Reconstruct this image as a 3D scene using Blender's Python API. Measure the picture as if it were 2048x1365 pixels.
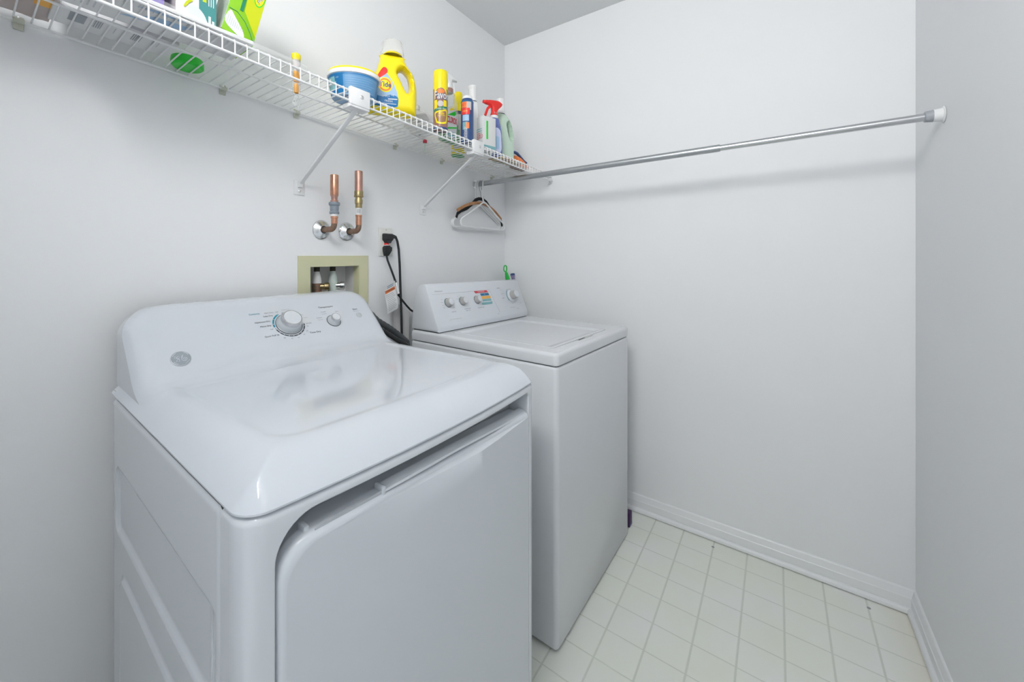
import bpy, bmesh, math, random
from mathutils import Matrix, Vector
from mathutils.geometry import delaunay_2d_cdt
random.seed(7)
S = bpy.context.scene
for o in list(bpy.data.objects): bpy.data.objects.remove(o)
PI = math.pi; sin = math.sin; cos = math.cos; R = math.radians

# ------------------------------------------------------------------ camera
IMG_W, IMG_H = 2048.0, 1365.0
FOC, PPX, PPY = 796.72, 940.0, 509.9          # focal length and principal point in pixels
cd = bpy.data.cameras.new('camera'); cam = bpy.data.objects.new('camera', cd)
S.collection.objects.link(cam); S.camera = cam
cd.sensor_fit = 'HORIZONTAL'; cd.sensor_width = 36.0
cd.lens = FOC / IMG_W * 36.0
cd.shift_x = (IMG_W / 2 - PPX) / IMG_W
cd.shift_y = -(IMG_H / 2 - PPY) / IMG_W
cd.clip_start = 0.02
cam.location = (-1.9798, -1.2682, 1.2105)
cam.rotation_euler = (PI / 2, 0, 0.6567 - PI / 2)

# ------------------------------------------------------------------ world, exposure
w = bpy.data.worlds.new('world'); S.world = w; w.use_nodes = True
w.node_tree.nodes['Background'].inputs[0].default_value = (0.92, 0.96, 1, 1)
w.node_tree.nodes['Background'].inputs[1].default_value = 0.85
vs = S.view_settings
vs.view_transform = 'Standard'; vs.look = 'None'; vs.gamma = 1.0; vs.use_curve_mapping = False
vs.exposure = 0.0
LAMP = 26.0                                     # strength of the added lamp panel that replaces a bounced flash

# ------------------------------------------------------------------ materials
def mat(name, col, rough=0.5, metal=0.0, spec=0.5, trans=0.0, ior=1.45, alpha=1.0, coat=0.0, emit=0.0, noise=None, bump=None):
    m = bpy.data.materials.new(name); m.use_nodes = True
    nt = m.node_tree; b = nt.nodes['Principled BSDF']
    b.inputs['Base Color'].default_value = (*col, 1)
    b.inputs['Roughness'].default_value = rough; b.inputs['Metallic'].default_value = metal
    b.inputs['Specular IOR Level'].default_value = spec
    b.inputs['Transmission Weight'].default_value = trans; b.inputs['IOR'].default_value = ior
    b.inputs['Alpha'].default_value = alpha; b.inputs['Coat Weight'].default_value = coat
    b.inputs['Coat Roughness'].default_value = 0.06
    if emit:
        b.inputs['Emission Color'].default_value = (*col, 1); b.inputs['Emission Strength'].default_value = emit
    if noise or bump:
        tc = nt.nodes.new('ShaderNodeTexCoord')
    if noise:                                   # (scale, second colour, amount)
        n = nt.nodes.new('ShaderNodeTexNoise'); n.inputs['Scale'].default_value = noise[0]; n.inputs['Detail'].default_value = 4
        nt.links.new(tc.outputs['Object'], n.inputs['Vector'])
        r = nt.nodes.new('ShaderNodeValToRGB')
        r.color_ramp.elements[0].position = 0.35; r.color_ramp.elements[1].position = 0.7
        r.color_ramp.elements[0].color = (*col, 1)
        c2 = tuple(a + (b2 - a) * noise[2] for a, b2 in zip(col, noise[1]))
        r.color_ramp.elements[1].color = (*c2, 1)
        nt.links.new(n.outputs['Fac'], r.inputs['Fac']); nt.links.new(r.outputs['Color'], b.inputs['Base Color'])
    if bump:                                    # (scale, strength, distance)
        n2 = nt.nodes.new('ShaderNodeTexNoise'); n2.inputs['Scale'].default_value = bump[0]; n2.inputs['Detail'].default_value = 3
        nt.links.new(tc.outputs['Object'], n2.inputs['Vector'])
        bp = nt.nodes.new('ShaderNodeBump'); bp.inputs['Strength'].default_value = bump[1]; bp.inputs['Distance'].default_value = bump[2]
        nt.links.new(n2.outputs['Fac'], bp.inputs['Height']); nt.links.new(bp.outputs['Normal'], b.inputs['Normal'])
    return m

M = {}
M['wall'] = mat('wall_paint', (0.835, 0.850, 0.868), 0.55, spec=0.3, bump=(260, 0.10, 0.0006))
M['ceil'] = mat('ceiling_paint', (0.80, 0.82, 0.83), 0.8, spec=0.2)
M['trim'] = mat('trim_paint', (0.83, 0.845, 0.86), 0.3)
M['enamel'] = mat('white_enamel', (0.635, 0.672, 0.725), 0.07, coat=0.5)
M['enamel2'] = mat('white_enamel_cabinet', (0.665, 0.70, 0.74), 0.10, coat=0.4)
M['panel'] = mat('white_plastic_panel', (0.66, 0.695, 0.74), 0.20)
M['wenamel'] = mat('washer_enamel', (0.70, 0.725, 0.76), 0.2, coat=0.2)
M['gap'] = mat('seam_shade_dark', (0.05, 0.055, 0.06), 0.8)  # near black, stands in for shade in seams; also dark rings and screw
M['silver'] = mat('silver_ring', (0.66, 0.66, 0.67), 0.27, 1.0)
M['chrome'] = mat('chrome', (0.80, 0.81, 0.82), 0.22, 1.0)
M['knobgrey'] = mat('grey_knob', (0.43, 0.43, 0.425), 0.35)
M['knobclear'] = mat('pale_skirt', (0.53, 0.57, 0.60), 0.2)
M['dark'] = mat('dark_print', (0.06, 0.07, 0.085), 0.6)
M['greyprint'] = mat('grey_print', (0.33, 0.36, 0.39), 0.6)
M['lightprint'] = mat('pale_grey_print', (0.52, 0.55, 0.58), 0.6)
M['emblemgrey'] = mat('emblem_grey', (0.33, 0.37, 0.41), 0.35)
M['teal'] = mat('teal_print', (0.015, 0.25, 0.36), 0.5)
M['red'] = mat('red_plastic', (0.80, 0.035, 0.03), 0.35)
M['redprint'] = mat('red_print', (0.62, 0.06, 0.09), 0.5)
M['orange'] = mat('orange_plastic', (0.85, 0.22, 0.05), 0.45)
M['amber'] = mat('amber_print', (0.85, 0.45, 0.08), 0.5)
M['sunny'] = mat('sunny_orange', (0.90, 0.40, 0.005), 0.4)
M['lteal'] = mat('pale_teal_print', (0.21, 0.44, 0.47), 0.5)
M['blueprint'] = mat('blue_print', (0.02, 0.17, 0.34), 0.5)
M['yellow'] = mat('yellow_plastic', (0.88, 0.72, 0.01), 0.28)
M['white'] = mat('white_plastic', (0.82, 0.83, 0.84), 0.3)
M['whitewire'] = mat('white_vinyl_wire', (0.82, 0.83, 0.84), 0.35)
M['paper'] = mat('white_card', (0.73, 0.74, 0.745), 0.7)
M['clear'] = mat('clear_plastic', (0.95, 0.96, 0.97), 0.12, trans=0.85, ior=1.18, alpha=0.35)
M['milky'] = mat('milky_clear_cap', (0.86, 0.87, 0.88), 0.2, alpha=0.32)
M['film'] = mat('translucent_film', (0.86, 0.87, 0.88), 0.3, alpha=0.13)
M['mesh'] = mat('milky_plastic', (0.84, 0.85, 0.86), 0.4, alpha=0.80)
M['navy'] = mat('navy_plastic', (0.035, 0.08, 0.22), 0.3)
M['midblue'] = mat('mid_blue_label', (0.11, 0.29, 0.52), 0.4)
M['blue'] = mat('blue_label', (0.012, 0.16, 0.40), 0.35)
M['ltblue'] = mat('pale_blue_label', (0.35, 0.52, 0.72), 0.45)
M['green'] = mat('green_plastic', (0.03, 0.60, 0.05), 0.3)
M['lime'] = mat('lime_card', (0.23, 0.52, 0.012), 0.4)
M['limey'] = mat('yellow_lime_card', (0.54, 0.60, 0.008), 0.4)
M['dgreen'] = mat('dark_green_print', (0.015, 0.22, 0.11), 0.5)
M['palegreen'] = mat('pale_green_plastic', (0.56, 0.72, 0.60), 0.3)
M['cardteal'] = mat('teal_card', (0.06, 0.26, 0.26), 0.5)
M['purple'] = mat('purple_card', (0.13, 0.06, 0.42), 0.5)
M['beige'] = mat('beige_card', (0.56, 0.53, 0.52), 0.6)
M['sage'] = mat('grey_green_card', (0.36, 0.46, 0.36), 0.6, noise=(22, (0.55, 0.58, 0.56), 1.0))
M['brown'] = mat('brown_label', (0.30, 0.16, 0.13), 0.3)
M['gold'] = mat('gold_label', (0.62, 0.42, 0.02), 0.3)
M['copper'] = mat('bright_copper', (0.64, 0.34, 0.23), 0.30, 1.0, noise=(60, (0.45, 0.22, 0.15), 0.6))
M['oldcopper'] = mat('dull_copper', (0.56, 0.33, 0.27), 0.42, 1.0, noise=(50, (0.40, 0.25, 0.22), 0.6))
M['tarnish'] = mat('tarnished_copper', (0.20, 0.17, 0.135), 0.55, 0.8, noise=(90, (0.42, 0.22, 0.15), 0.9))
M['brass'] = mat('brass', (0.46, 0.36, 0.19), 0.4, 1.0, noise=(70, (0.30, 0.25, 0.14), 0.7))
M['greyplast'] = mat('grey_plastic_fitting', (0.23, 0.27, 0.31), 0.45)
M['boxcream'] = mat('cream_plastic', (0.60, 0.60, 0.40), 0.5, noise=(9, (0.64, 0.62, 0.40), 0.6))
M['boxin'] = mat('grey_white_plastic', (0.66, 0.66, 0.66), 0.5)
M['verdigris'] = mat('painted_pale_green', (0.53, 0.62, 0.58), 0.6, noise=(60, (0.65, 0.70, 0.67), 0.8))
M['blackmetal'] = mat('dark_tarnish', (0.035, 0.03, 0.02), 0.6)
M['ivory'] = mat('ivory_plate', (0.74, 0.75, 0.72), 0.35)
M['black'] = mat('black_rubber', (0.016, 0.018, 0.02), 0.42)
M['velvet'] = mat('black_velvet', (0.012, 0.014, 0.016), 0.85)
M['wood'] = mat('hanger_wood', (0.46, 0.22, 0.09), 0.35, noise=(30, (0.34, 0.14, 0.05), 1.0))
M['alu'] = mat('brushed_steel', (0.62, 0.63, 0.65), 0.24, 1.0)
M['alu2'] = mat('dull_steel', (0.50, 0.52, 0.54), 0.36, 1.0)
M['greycap'] = mat('grey_cap', (0.36, 0.38, 0.42), 0.4)
M['clip'] = mat('yellowed_clip', (0.66, 0.68, 0.58), 0.35, alpha=0.85)
M['pinkfilm'] = mat('mauve_film', (0.50, 0.42, 0.40), 0.35, alpha=0.8)
M['greengrip'] = mat('green_grip', (0.03, 0.50, 0.08), 0.3)
M['lilac'] = mat('lilac_plastic', (0.30, 0.24, 0.45), 0.35)
M['dpurple'] = mat('dark_purple_card', (0.055, 0.018, 0.085), 0.5)
M['cloroxclear'] = mat('clear_green_bottle', (0.80, 0.86, 0.78), 0.15, trans=0.2, alpha=0.32)
M['liquid'] = mat('green_liquid', (0.06, 0.40, 0.11), 0.2)
M['spraybody'] = mat('blue_bottle', (0.13, 0.17, 0.42), 0.2)
M['lavender'] = mat('lavender_label', (0.55, 0.60, 0.80), 0.4)
M['dgrey'] = mat('dark_grey_ribbed_rubber', (0.06, 0.066, 0.072), 0.45)
M['opal'] = mat('added_lamp_glow', (1.0, 0.985, 0.965), 0.4, emit=LAMP)  # glow of the added lamp panel
M['nickel'] = mat('satin_nickel', (0.6, 0.6, 0.6), 0.35, 1.0)

def floor_material():
    m = bpy.data.materials.new('vinyl_tile_floor'); m.use_nodes = True
    nt = m.node_tree; b = nt.nodes['Principled BSDF']; L = nt.links.new
    tc = nt.nodes.new('ShaderNodeTexCoord'); sp = nt.nodes.new('ShaderNodeSeparateXYZ'); L(tc.outputs['Object'], sp.inputs[0])
    def mth(op, a, bb=None, c=None):
        n = nt.nodes.new('ShaderNodeMath'); n.operation = op
        for i, v in enumerate((a, bb, c)):
            if v is None: continue
            if hasattr(v, 'is_output'): L(v, n.inputs[i])
            else: n.inputs[i].default_value = v
        return n.outputs[0]
    def line(sock, off, pitch, half):
        q = mth('MULTIPLY_ADD', sock, 1 / pitch, off / pitch + 100.0)
        d = mth('ABSOLUTE', mth('SUBTRACT', mth('FRACT', mth('ADD', q, 0.5)), 0.5))
        d = mth('MULTIPLY', d, pitch)
        mr = nt.nodes.new('ShaderNodeMapRange'); mr.interpolation_type = 'SMOOTHSTEP'
        mr.inputs['From Min'].default_value = half * 0.45; mr.inputs['From Max'].default_value = half * 1.25
        mr.inputs['To Min'].default_value = 1; mr.inputs['To Max'].default_value = 0
        L(d, mr.inputs['Value']); return mr.outputs[0]
    gx = line(sp.outputs['X'], 0.0124, 0.1131, 0.0021)
    gy = line(sp.outputs['Y'], 0.717, 0.1140, 0.0032)
    g = mth('MAXIMUM', gx, gy)
    nz = nt.nodes.new('ShaderNodeTexNoise'); nz.inputs['Scale'].default_value = 5.0; nz.inputs['Detail'].default_value = 5
    L(tc.outputs['Object'], nz.inputs['Vector'])
    rp = nt.nodes.new('ShaderNodeValToRGB'); rp.color_ramp.elements[0].position = .3; rp.color_ramp.elements[1].position = .75
    rp.color_ramp.elements[0].color = (0.865, 0.88, 0.855, 1); rp.color_ramp.elements[1].color = (0.835, 0.87, 0.76, 1)
    L(nz.outputs['Fac'], rp.inputs['Fac'])
    # yellowed band along the baseboards
    e1 = mth('ADD', sp.outputs['Y'], 1.638)
    mr = nt.nodes.new('ShaderNodeMapRange'); mr.inputs['From Min'].default_value = 0.02; mr.inputs['From Max'].default_value = 0.11
    mr.inputs['To Min'].default_value = 0.55; mr.inputs['To Max'].default_value = 0.0; L(e1, mr.inputs['Value'])
    mx = nt.nodes.new('ShaderNodeMix'); mx.data_type = 'RGBA'; L(mr.outputs[0], mx.inputs['Factor'])
    L(rp.outputs['Color'], mx.inputs['A']); mx.inputs['B'].default_value = (0.80, 0.77, 0.65, 1)
    m2 = nt.nodes.new('ShaderNodeMix'); m2.data_type = 'RGBA'; L(mth('MULTIPLY', g, 0.60), m2.inputs['Factor'])
    L(mx.outputs['Result'], m2.inputs['A']); m2.inputs['B'].default_value = (0.57, 0.60, 0.53, 1)
    L(m2.outputs['Result'], b.inputs['Base Color'])
    b.inputs['Roughness'].default_value = 0.32; b.inputs['Specular IOR Level'].default_value = 0.4
    bp = nt.nodes.new('ShaderNodeBump'); bp.inputs['Strength'].default_value = 0.25; bp.inputs['Distance'].default_value = 0.001; bp.invert = True
    L(g, bp.inputs['Height']); L(bp.outputs['Normal'], b.inputs['Normal'])
    return m
M['floor'] = floor_material()

# ------------------------------------------------------------------ mesh helpers
class MB:
    """collects pieces of ONE part, optionally with several materials"""
    def __init__(s): s.v = []; s.f = []; s.mi = []; s.mats = []
    def slot(s, m):
        if m is None: return 0
        if m not in s.mats: s.mats.append(m)
        return s.mats.index(m)
    def add(s, vs_, fs, m=None, T=None):
        o = len(s.v); k = s.slot(m)
        s.v += [tuple(T @ Vector(p)) if T else tuple(p) for p in vs_]
        s.f += [tuple(i + o for i in f) for f in fs]; s.mi += [k] * len(fs)
        return s
    def bm(s, b, m=None, T=None):
        b.verts.index_update()
        vs_ = [v.co.copy() for v in b.verts]; fs = [[v.index for v in f.verts] for f in b.faces]; b.free()
        return s.add(vs_, fs, m, T)
    def box(s, x0, x1, y0, y1, z0, z1, m=None, bev=0.0, seg=2, T=None):
        b = bmesh.new(); bmesh.ops.create_cube(b, size=1.0)
        for v in b.verts:
            v.co = Vector(((x0 + x1) / 2 + v.co.x * (x1 - x0), (y0 + y1) / 2 + v.co.y * (y1 - y0), (z0 + z1) / 2 + v.co.z * (z1 - z0)))
        if bev > 0: bmesh.ops.bevel(b, geom=list(b.edges), offset=bev, segments=seg, profile=0.5, affect='EDGES')
        return s.bm(b, m, T)
    def lathe(s, prof, n=32, m=None, T=None, sx=1.0, sy=1.0):
        vs_, fs = [], []; rows = []
        for r, z in prof:
            if r < 1e-6: rows.append([len(vs_)]); vs_.append((0, 0, z))
            else:
                rows.append(list(range(len(vs_), len(vs_) + n)))
                vs_ += [(r * sx * cos(2 * PI * k / n), r * sy * sin(2 * PI * k / n), z) for k in range(n)]
        for a, b in zip(rows, rows[1:]):
            for k in range(n):
                k2 = (k + 1) % n
                if len(a) == 1 and len(b) == 1: continue
                if len(a) == 1: fs.append((a[0], b[k2], b[k]))
                elif len(b) == 1: fs.append((a[k], a[k2], b[0]))
                else: fs.append((a[k], a[k2], b[k2], b[k]))
        return s.add(vs_, fs, m, T)
    def tube(s, pts, r, n=8, m=None, closed=False, T=None, flat=None, up=None):
        """sweep a round (or flat=(ra,rb)) section along pts"""
        P = [Vector(p) for p in pts]; N = len(P); vs_, fs = [], []
        rr = r if isinstance(r, (list, tuple)) else [r] * N
        def tan(i):
            if closed: t = P[(i + 1) % N] - P[i - 1]
            else: t = P[min(i + 1, N - 1)] - P[max(i - 1, 0)]
            return t.normalized()
        t0 = tan(0); u = Vector(up) if up else (Vector((0, 0, 1)) if abs(t0.z) < .9 else Vector((1, 0, 0)))
        u = (u - t0 * u.dot(t0)).normalized()
        for i in range(N):
            t = tan(i); u = (u - t * u.dot(t)).normalized(); b = t.cross(u)
            for k in range(n):
                a = 2 * PI * k / n
                ca, sa = cos(a), sin(a)
                if flat: ca *= flat[0] / max(rr[i], 1e-9); sa *= flat[1] / max(rr[i], 1e-9)
                vs_.append(P[i] + (u * ca + b * sa) * rr[i])
        for i in range(N if closed else N - 1):
            j = (i + 1) % N
            for k in range(n):
                k2 = (k + 1) % n; fs.append((i * n + k, i * n + k2, j * n + k2, j * n + k))
        if not closed: fs.append(tuple(range(n - 1, -1, -1))); fs.append(tuple((N - 1) * n + k for k in range(n)))
        return s.add(vs_, fs, m, T)
    def grid(s, nu, nv, fn, m=None, T=None, closed=False):
        vs_ = [fn(i / nu, j / nv) for j in range(nv + 1) for i in range(nu + 1)]
        fs = [(j * (nu + 1) + i, j * (nu + 1) + i + 1, (j + 1) * (nu + 1) + i + 1, (j + 1) * (nu + 1) + i) for j in range(nv) for i in range(nu)]
        return s.add(vs_, fs, m, T)
    def prism(s, poly, d0, d1, m=None, T=None, axis='y'):
        """extrude 2-D polygon (a,b) between d0,d1 along axis"""
        n = len(poly)
        def P(a, b, d): return {'y': (a, d, b), 'x': (d, a, b), 'z': (a, b, d)}[axis]
        vs_ = [P(a, b, d0) for a, b in poly] + [P(a, b, d1) for a, b in poly]
        fs = [tuple(range(n)), tuple(range(2 * n - 1, n - 1, -1))] + [(i, i + n, (i + 1) % n + n, (i + 1) % n) for i in range(n)]
        return s.add(vs_, fs, m, T)
    def ring(s, sections, m=None, T=None, caps=True):
        """loft equal-length loops"""
        n = len(sections[0]); vs_ = [p for q in sections for p in q]; fs = []
        for i in range(len(sections) - 1):
            for k in range(n):
                k2 = (k + 1) % n; fs.append((i * n + k, i * n + k2, (i + 1) * n + k2, (i + 1) * n + k))
        if caps: fs.append(tuple(range(n - 1, -1, -1))); fs.append(tuple((len(sections) - 1) * n + k for k in range(n)))
        return s.add(vs_, fs, m, T)
    def text(s, txt, size, m=None, T=None, fn=None, align='CENTER', thick=0.0003, sx=1.0, bold=0.0):
        cu = bpy.data.curves.new('t', 'FONT'); cu.body = txt; cu.size = size; cu.align_x = align; cu.align_y = 'CENTER'; cu.resolution_u = 3
        cu.extrude = thick; cu.offset = bold * size
        ob = bpy.data.objects.new('t', cu); S.collection.objects.link(ob)
        dg = bpy.context.evaluated_depsgraph_get(); me = bpy.data.meshes.new_from_object(ob.evaluated_get(dg))
        vs_ = [(v.co.x * sx, v.co.y, v.co.z) for v in me.vertices]; fs = [tuple(p.vertices) for p in me.polygons]
        if fn: vs_ = [fn(p) for p in vs_]
        bpy.data.objects.remove(ob); bpy.data.curves.remove(cu); bpy.data.meshes.remove(me)
        return s.add(vs_, fs, m, T)
    def build(s, name, m=None, parent=None, smooth=35, fixn=True):
        me = bpy.data.meshes.new(name); me.from_pydata(s.v, [], s.f)
        mats = s.mats or [m]
        if m is not None and s.mats and m not in mats: mats = mats + [m]
        for q in mats: me.materials.append(M[q] if isinstance(q, str) else q)
        if s.mats: me.polygons.foreach_set('material_index', s.mi)
        if fixn:
            b = bmesh.new(); b.from_mesh(me); bmesh.ops.recalc_face_normals(b, faces=b.faces); b.to_mesh(me); b.free()
        me.update()
        if smooth:
            me.polygons.foreach_set('use_smooth', [True] * len(me.polygons)); me.set_sharp_from_angle(angle=R(smooth))
        o = bpy.data.objects.new(name, me); S.collection.objects.link(o)
        if parent: o.parent = parent
        return o

def tag(o, label, cat, group=None):
    o['label'] = label; o['category'] = cat
    if group: o['group'] = group
    return o
def thing(name, label, cat, loc=(0, 0, 0), rot=(0, 0, 0), group=None):
    o = bpy.data.objects.new(name, None); S.collection.objects.link(o); o.empty_display_size = 0.05
    o.location = loc; o.rotation_euler = rot if isinstance(rot, (tuple, list)) else (0, 0, rot)
    return tag(o, label, cat, group)
def struct(o): o['kind'] = 'structure'; return o
def copy_thing(t, loc, rot, label):
    r = t.copy(); S.collection.objects.link(r); r.location = loc; r.rotation_euler = rot; r['label'] = label
    for ch in list(t.children):
        c = ch.copy(); S.collection.objects.link(c); c.parent = r
        for g in list(ch.children):
            d = g.copy(); S.collection.objects.link(d); d.parent = c
    return r
def frame(o, x, y):
    """matrix with local x,y axes (z = x cross y) at o"""
    x = Vector(x).normalized(); y = Vector(y); y = (y - x * y.dot(x)).normalized(); z = x.cross(y)
    return Matrix(((x.x, y.x, z.x, o[0]), (x.y, y.y, z.y, o[1]), (x.z, y.z, z.z, o[2]), (0, 0, 0, 1)))
def along(o, d):
    """matrix taking local +z to direction d"""
    d = Vector(d).normalized(); q = Vector((0, 0, 1)).rotation_difference(d)
    return Matrix.Translation(o) @ q.to_matrix().to_4x4()
def T_(x, y, z): return Matrix.Translation((x, y, z))
def arcpts(cx, cy, r, a0, a1, n): return [(cx + r * cos(a0 + (a1 - a0) * k / n), cy + r * sin(a0 + (a1 - a0) * k / n)) for k in range(n + 1)]
def rrect(x0, x1, y0, y1, r, n=8):
    """rounded rectangle, r = one radius or 4 (bl, br, tr, tl)"""
    if not isinstance(r, (list, tuple)): r = [r] * 4
    r = [max(q, 1e-5) for q in r]
    return (arcpts(x0 + r[0], y0 + r[0], r[0], PI, 1.5 * PI, n) + arcpts(x1 - r[1], y0 + r[1], r[1], 1.5 * PI, 2 * PI, n)
            + arcpts(x1 - r[2], y1 - r[2], r[2], 0, PI / 2, n) + arcpts(x0 + r[3], y1 - r[3], r[3], PI / 2, PI, n))
def sdf_rr(x, y, x0, x1, y0, y1, r):
    qx = abs(x - (x0 + x1) / 2) - (x1 - x0) / 2 + r; qy = abs(y - (y0 + y1) / 2) - (y1 - y0) / 2 + r
    return math.hypot(max(qx, 0), max(qy, 0)) + min(max(qx, qy), 0) - r
def sstep(a, b, x):
    t = min(1, max(0, (x - a) / (b - a))); return t * t * (3 - 2 * t)
def inside(p, poly):
    x, y = p; c = False; n = len(poly)
    for i in range(n):
        x1, y1 = poly[i]; x2, y2 = poly[i - 1]
        if (y1 > y) != (y2 > y) and x < (x2 - x1) * (y - y1) / (y2 - y1) + x1: c = not c
    return c
def dist_poly(p, poly):
    px, py = p; best = 9
    for i in range(len(poly)):
        x1, y1 = poly[i - 1]; x2, y2 = poly[i]; dx, dy = x2 - x1, y2 - y1; l = dx * dx + dy * dy
        t = 0 if l < 1e-14 else max(0, min(1, ((px - x1) * dx + (py - y1) * dy) / l))
        best = min(best, math.hypot(px - x1 - t * dx, py - y1 - t * dy))
    return best
def dedupe(poly):
    out = []
    for p in poly:
        if not out or math.hypot(p[0] - out[-1][0], p[1] - out[-1][1]) > 1e-5: out.append(p)
    if math.hypot(out[0][0] - out[-1][0], out[0][1] - out[-1][1]) < 1e-5: out.pop()
    return out
def cdt(outer, holes, extra):
    """triangulated region inside outer, outside holes; returns 2-D points and triangles"""
    pts, edges = [], []
    for loop in [outer] + holes:
        o = len(pts); pts += loop; edges += [(o + i, o + (i + 1) % len(loop)) for i in range(len(loop))]
    pts += [p for p in extra if inside(p, outer) and not any(inside(p, h) for h in holes)]
    V, _, F, _, _, _ = delaunay_2d_cdt([Vector(p) for p in pts], edges, [], 0, 1e-7)
    V = [(v.x, v.y) for v in V]; out = []
    for f in F:
        c = (sum(V[i][0] for i in f) / len(f), sum(V[i][1] for i in f) / len(f))
        if inside(c, outer) and not any(inside(c, h) for h in holes): out.append(tuple(f))
    return V, out
def offset_in(poly, d):
    """shrink a counter-clockwise convex-ish loop by d"""
    n = len(poly); out = []
    for i in range(n):
        a, b, c = Vector(poly[i - 1]), Vector(poly[i]), Vector(poly[(i + 1) % n])
        e1 = (b - a).normalized(); e2 = (c - b).normalized()
        n1 = Vector((-e1.y, e1.x)); n2 = Vector((-e2.y, e2.x)); q = n1 + n2
        if q.length < 1e-6: q = n1
        q.normalize(); k = d / max(.4, q.dot(n1)); out.append((b.x + q.x * k, b.y + q.y * k))
    return out
def densify(poly, step):
    out = []
    for i in range(len(poly)):
        a, b = poly[i], poly[(i + 1) % len(poly)]; k = max(1, int(math.hypot(b[0] - a[0], b[1] - a[1]) / step))
        out += [(a[0] + (b[0] - a[0]) * j / k, a[1] + (b[1] - a[1]) * j / k) for j in range(k)]
    return out

# ================================================================== THE ROOM
RX0, RY0, RH = -2.34, -1.638, 2.44
def slab(name, x0, x1, y0, y1, z0, z1, m): return struct(MB().box(x0, x1, y0, y1, z0, z1).build(name, m, smooth=0))
slab('floor', RX0 - .1, .1, RY0 - .1, .1, -.1, 0, 'floor')
slab('ceiling', RX0 - .1, .1, RY0 - .1, .1, RH, RH + .1, 'ceil')
# wall behind the machines, with the recess for the supply box
BX0, BX1, BZ0, BZ1 = -1.237, -1.033, 1.00, 1.170
wl = MB(); wl.box(RX0 - .1, BX0, 0, .1, 0, RH).box(BX1, .1, 0, .1, 0, RH).box(BX0, BX1, 0, .1, 0, BZ0).box(BX0, BX1, 0, .1, BZ1, RH)
struct(wl.build('wall_left', 'wall', smooth=0))
slab('wall_back', 0, .1, RY0 - .1, 0, 0, RH, 'wall')
slab('wall_right', RX0 - .1, 0, RY0 - .1, RY0, 0, RH, 'wall')
wf = MB(); wf.box(RX0 - .1, RX0, -.78, 0, 0, RH).box(RX0 - .1, RX0, RY0, -1.60, 0, RH).box(RX0 - .1, RX0, -1.60, -.78, 1.99, RH)
struct(wf.build('wall_front', 'wall', smooth=0))     # doorway behind the camera, opened to let world light in as fill

BASEP = [(0, 0), (.0125, 0), (.0125, .050), (.0115, .0515), (.0105, .0525), (.0055, .0740), (.0035, .0765), (0, .0782)]
SHOE = [(0.0125, 0), (.0235, 0), (.0235, .006), (.0225, .011), (.0195, .0155), (.016, .0178), (.0125, .018)]
def moulding(name, prof, a, b, inward, m='trim'):
    a, b, n = Vector(a), Vector(b), Vector(inward)
    vs_ = [tuple(p + n * d + Vector((0, 0, z))) for p in (a, b) for d, z in prof]; k = len(prof)
    fs = [tuple(range(k)), tuple(range(2 * k - 1, k - 1, -1))] + [(i, (i + 1) % k, (i + 1) % k + k, i + k) for i in range(k)]
    return struct(MB().add(vs_, fs).build(name, m, smooth=14))
moulding('baseboard_back', BASEP, (0, RY0 + .0, 0), (0, 0, 0), (-1, 0, 0))
moulding('trim_1', SHOE, (0, RY0 + .012, .0032), (0, 0, .0032), (-1, 0, 0))
moulding('baseboard_right', BASEP, (RX0, RY0, 0), (0, RY0, 0), (0, 1, 0))
moulding('trim_2', SHOE, (RX0, RY0, .0032), (-.012, RY0, .0032), (0, 1, 0))
moulding('baseboard_left', BASEP, (RX0, 0, 0), (0, 0, 0), (0, -1, 0))
moulding('trim_3', SHOE, (RX0, 0, .0032), (0, 0, .0032), (0, -1, 0))

# unseen lamp panel added behind the camera, standing in for a bounced flash
t = thing('bounce_flash_lamp', 'added lamp panel in place of a bounced flash, high behind the camera', 'lamp', (RX0, -1.08, 2.215))
MB().box(.0005, .012, -.33, .33, -.20, .20, bev=.003).box(.012, .075, -.33, -.315, -.20, .20, bev=.003).box(.012, .075, .315, .33, -.20, .20, bev=.003).box(.012, .075, -.315, .315, .185, .20, bev=.003).box(.012, .075, -.315, .315, -.20, -.185, bev=.003).build('frame', 'white', t)
MB().box(.030, .036, -.314, .314, -.184, .184).build('diffuser', 'opal', t)

# ================================================================== CLOTHES DRYER
DW = 0.686
dry = thing('clothes_dryer', 'white front-loading dryer with sloped console, big silver dial and round emblem, in the foreground', 'dryer', (-1.776, -.776, 0), R(-1.17))
def bow(u): return -.018 * (1 - (2 * u / DW - 1) ** 2)
SEAM, CR = .062, .030                              # side seam depth, front corner radius
L1 = SEAM - CR; LA = CR * PI / 2; LF = DW - 2 * CR
SL = 2 * L1 + 2 * LA + LF
def fpath(s):
    """front wrap path: position (u, v) and outward normal"""
    if s < L1: return 0, SEAM - s, -1, 0
    s -= L1
    if s < LA:
        a = s / CR; return CR - CR * cos(a), CR - CR * sin(a), -cos(a), -sin(a)
    s -= LA
    if s < LF: return CR + s, 0, 0, -1
    s -= LF
    if s < LA:
        a = s / CR; return DW - CR + CR * sin(a), CR - CR * cos(a), sin(a), -cos(a)
    s -= LA
    return DW, CR + s, 1, 0
ZT, LIPR = .884, .010
def fmap(s, t, inset=0.0):
    u, v, nx, ny = fpath(s)
    off = inset; z = t
    if t > ZT:
        a = (t - ZT) / LIPR; off += LIPR * (1 - cos(a)); z = ZT + LIPR * sin(a)
    return (u - nx * off, v - ny * off + bow(u), z)
s_of = lambda u: L1 + LA + u - CR
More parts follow.
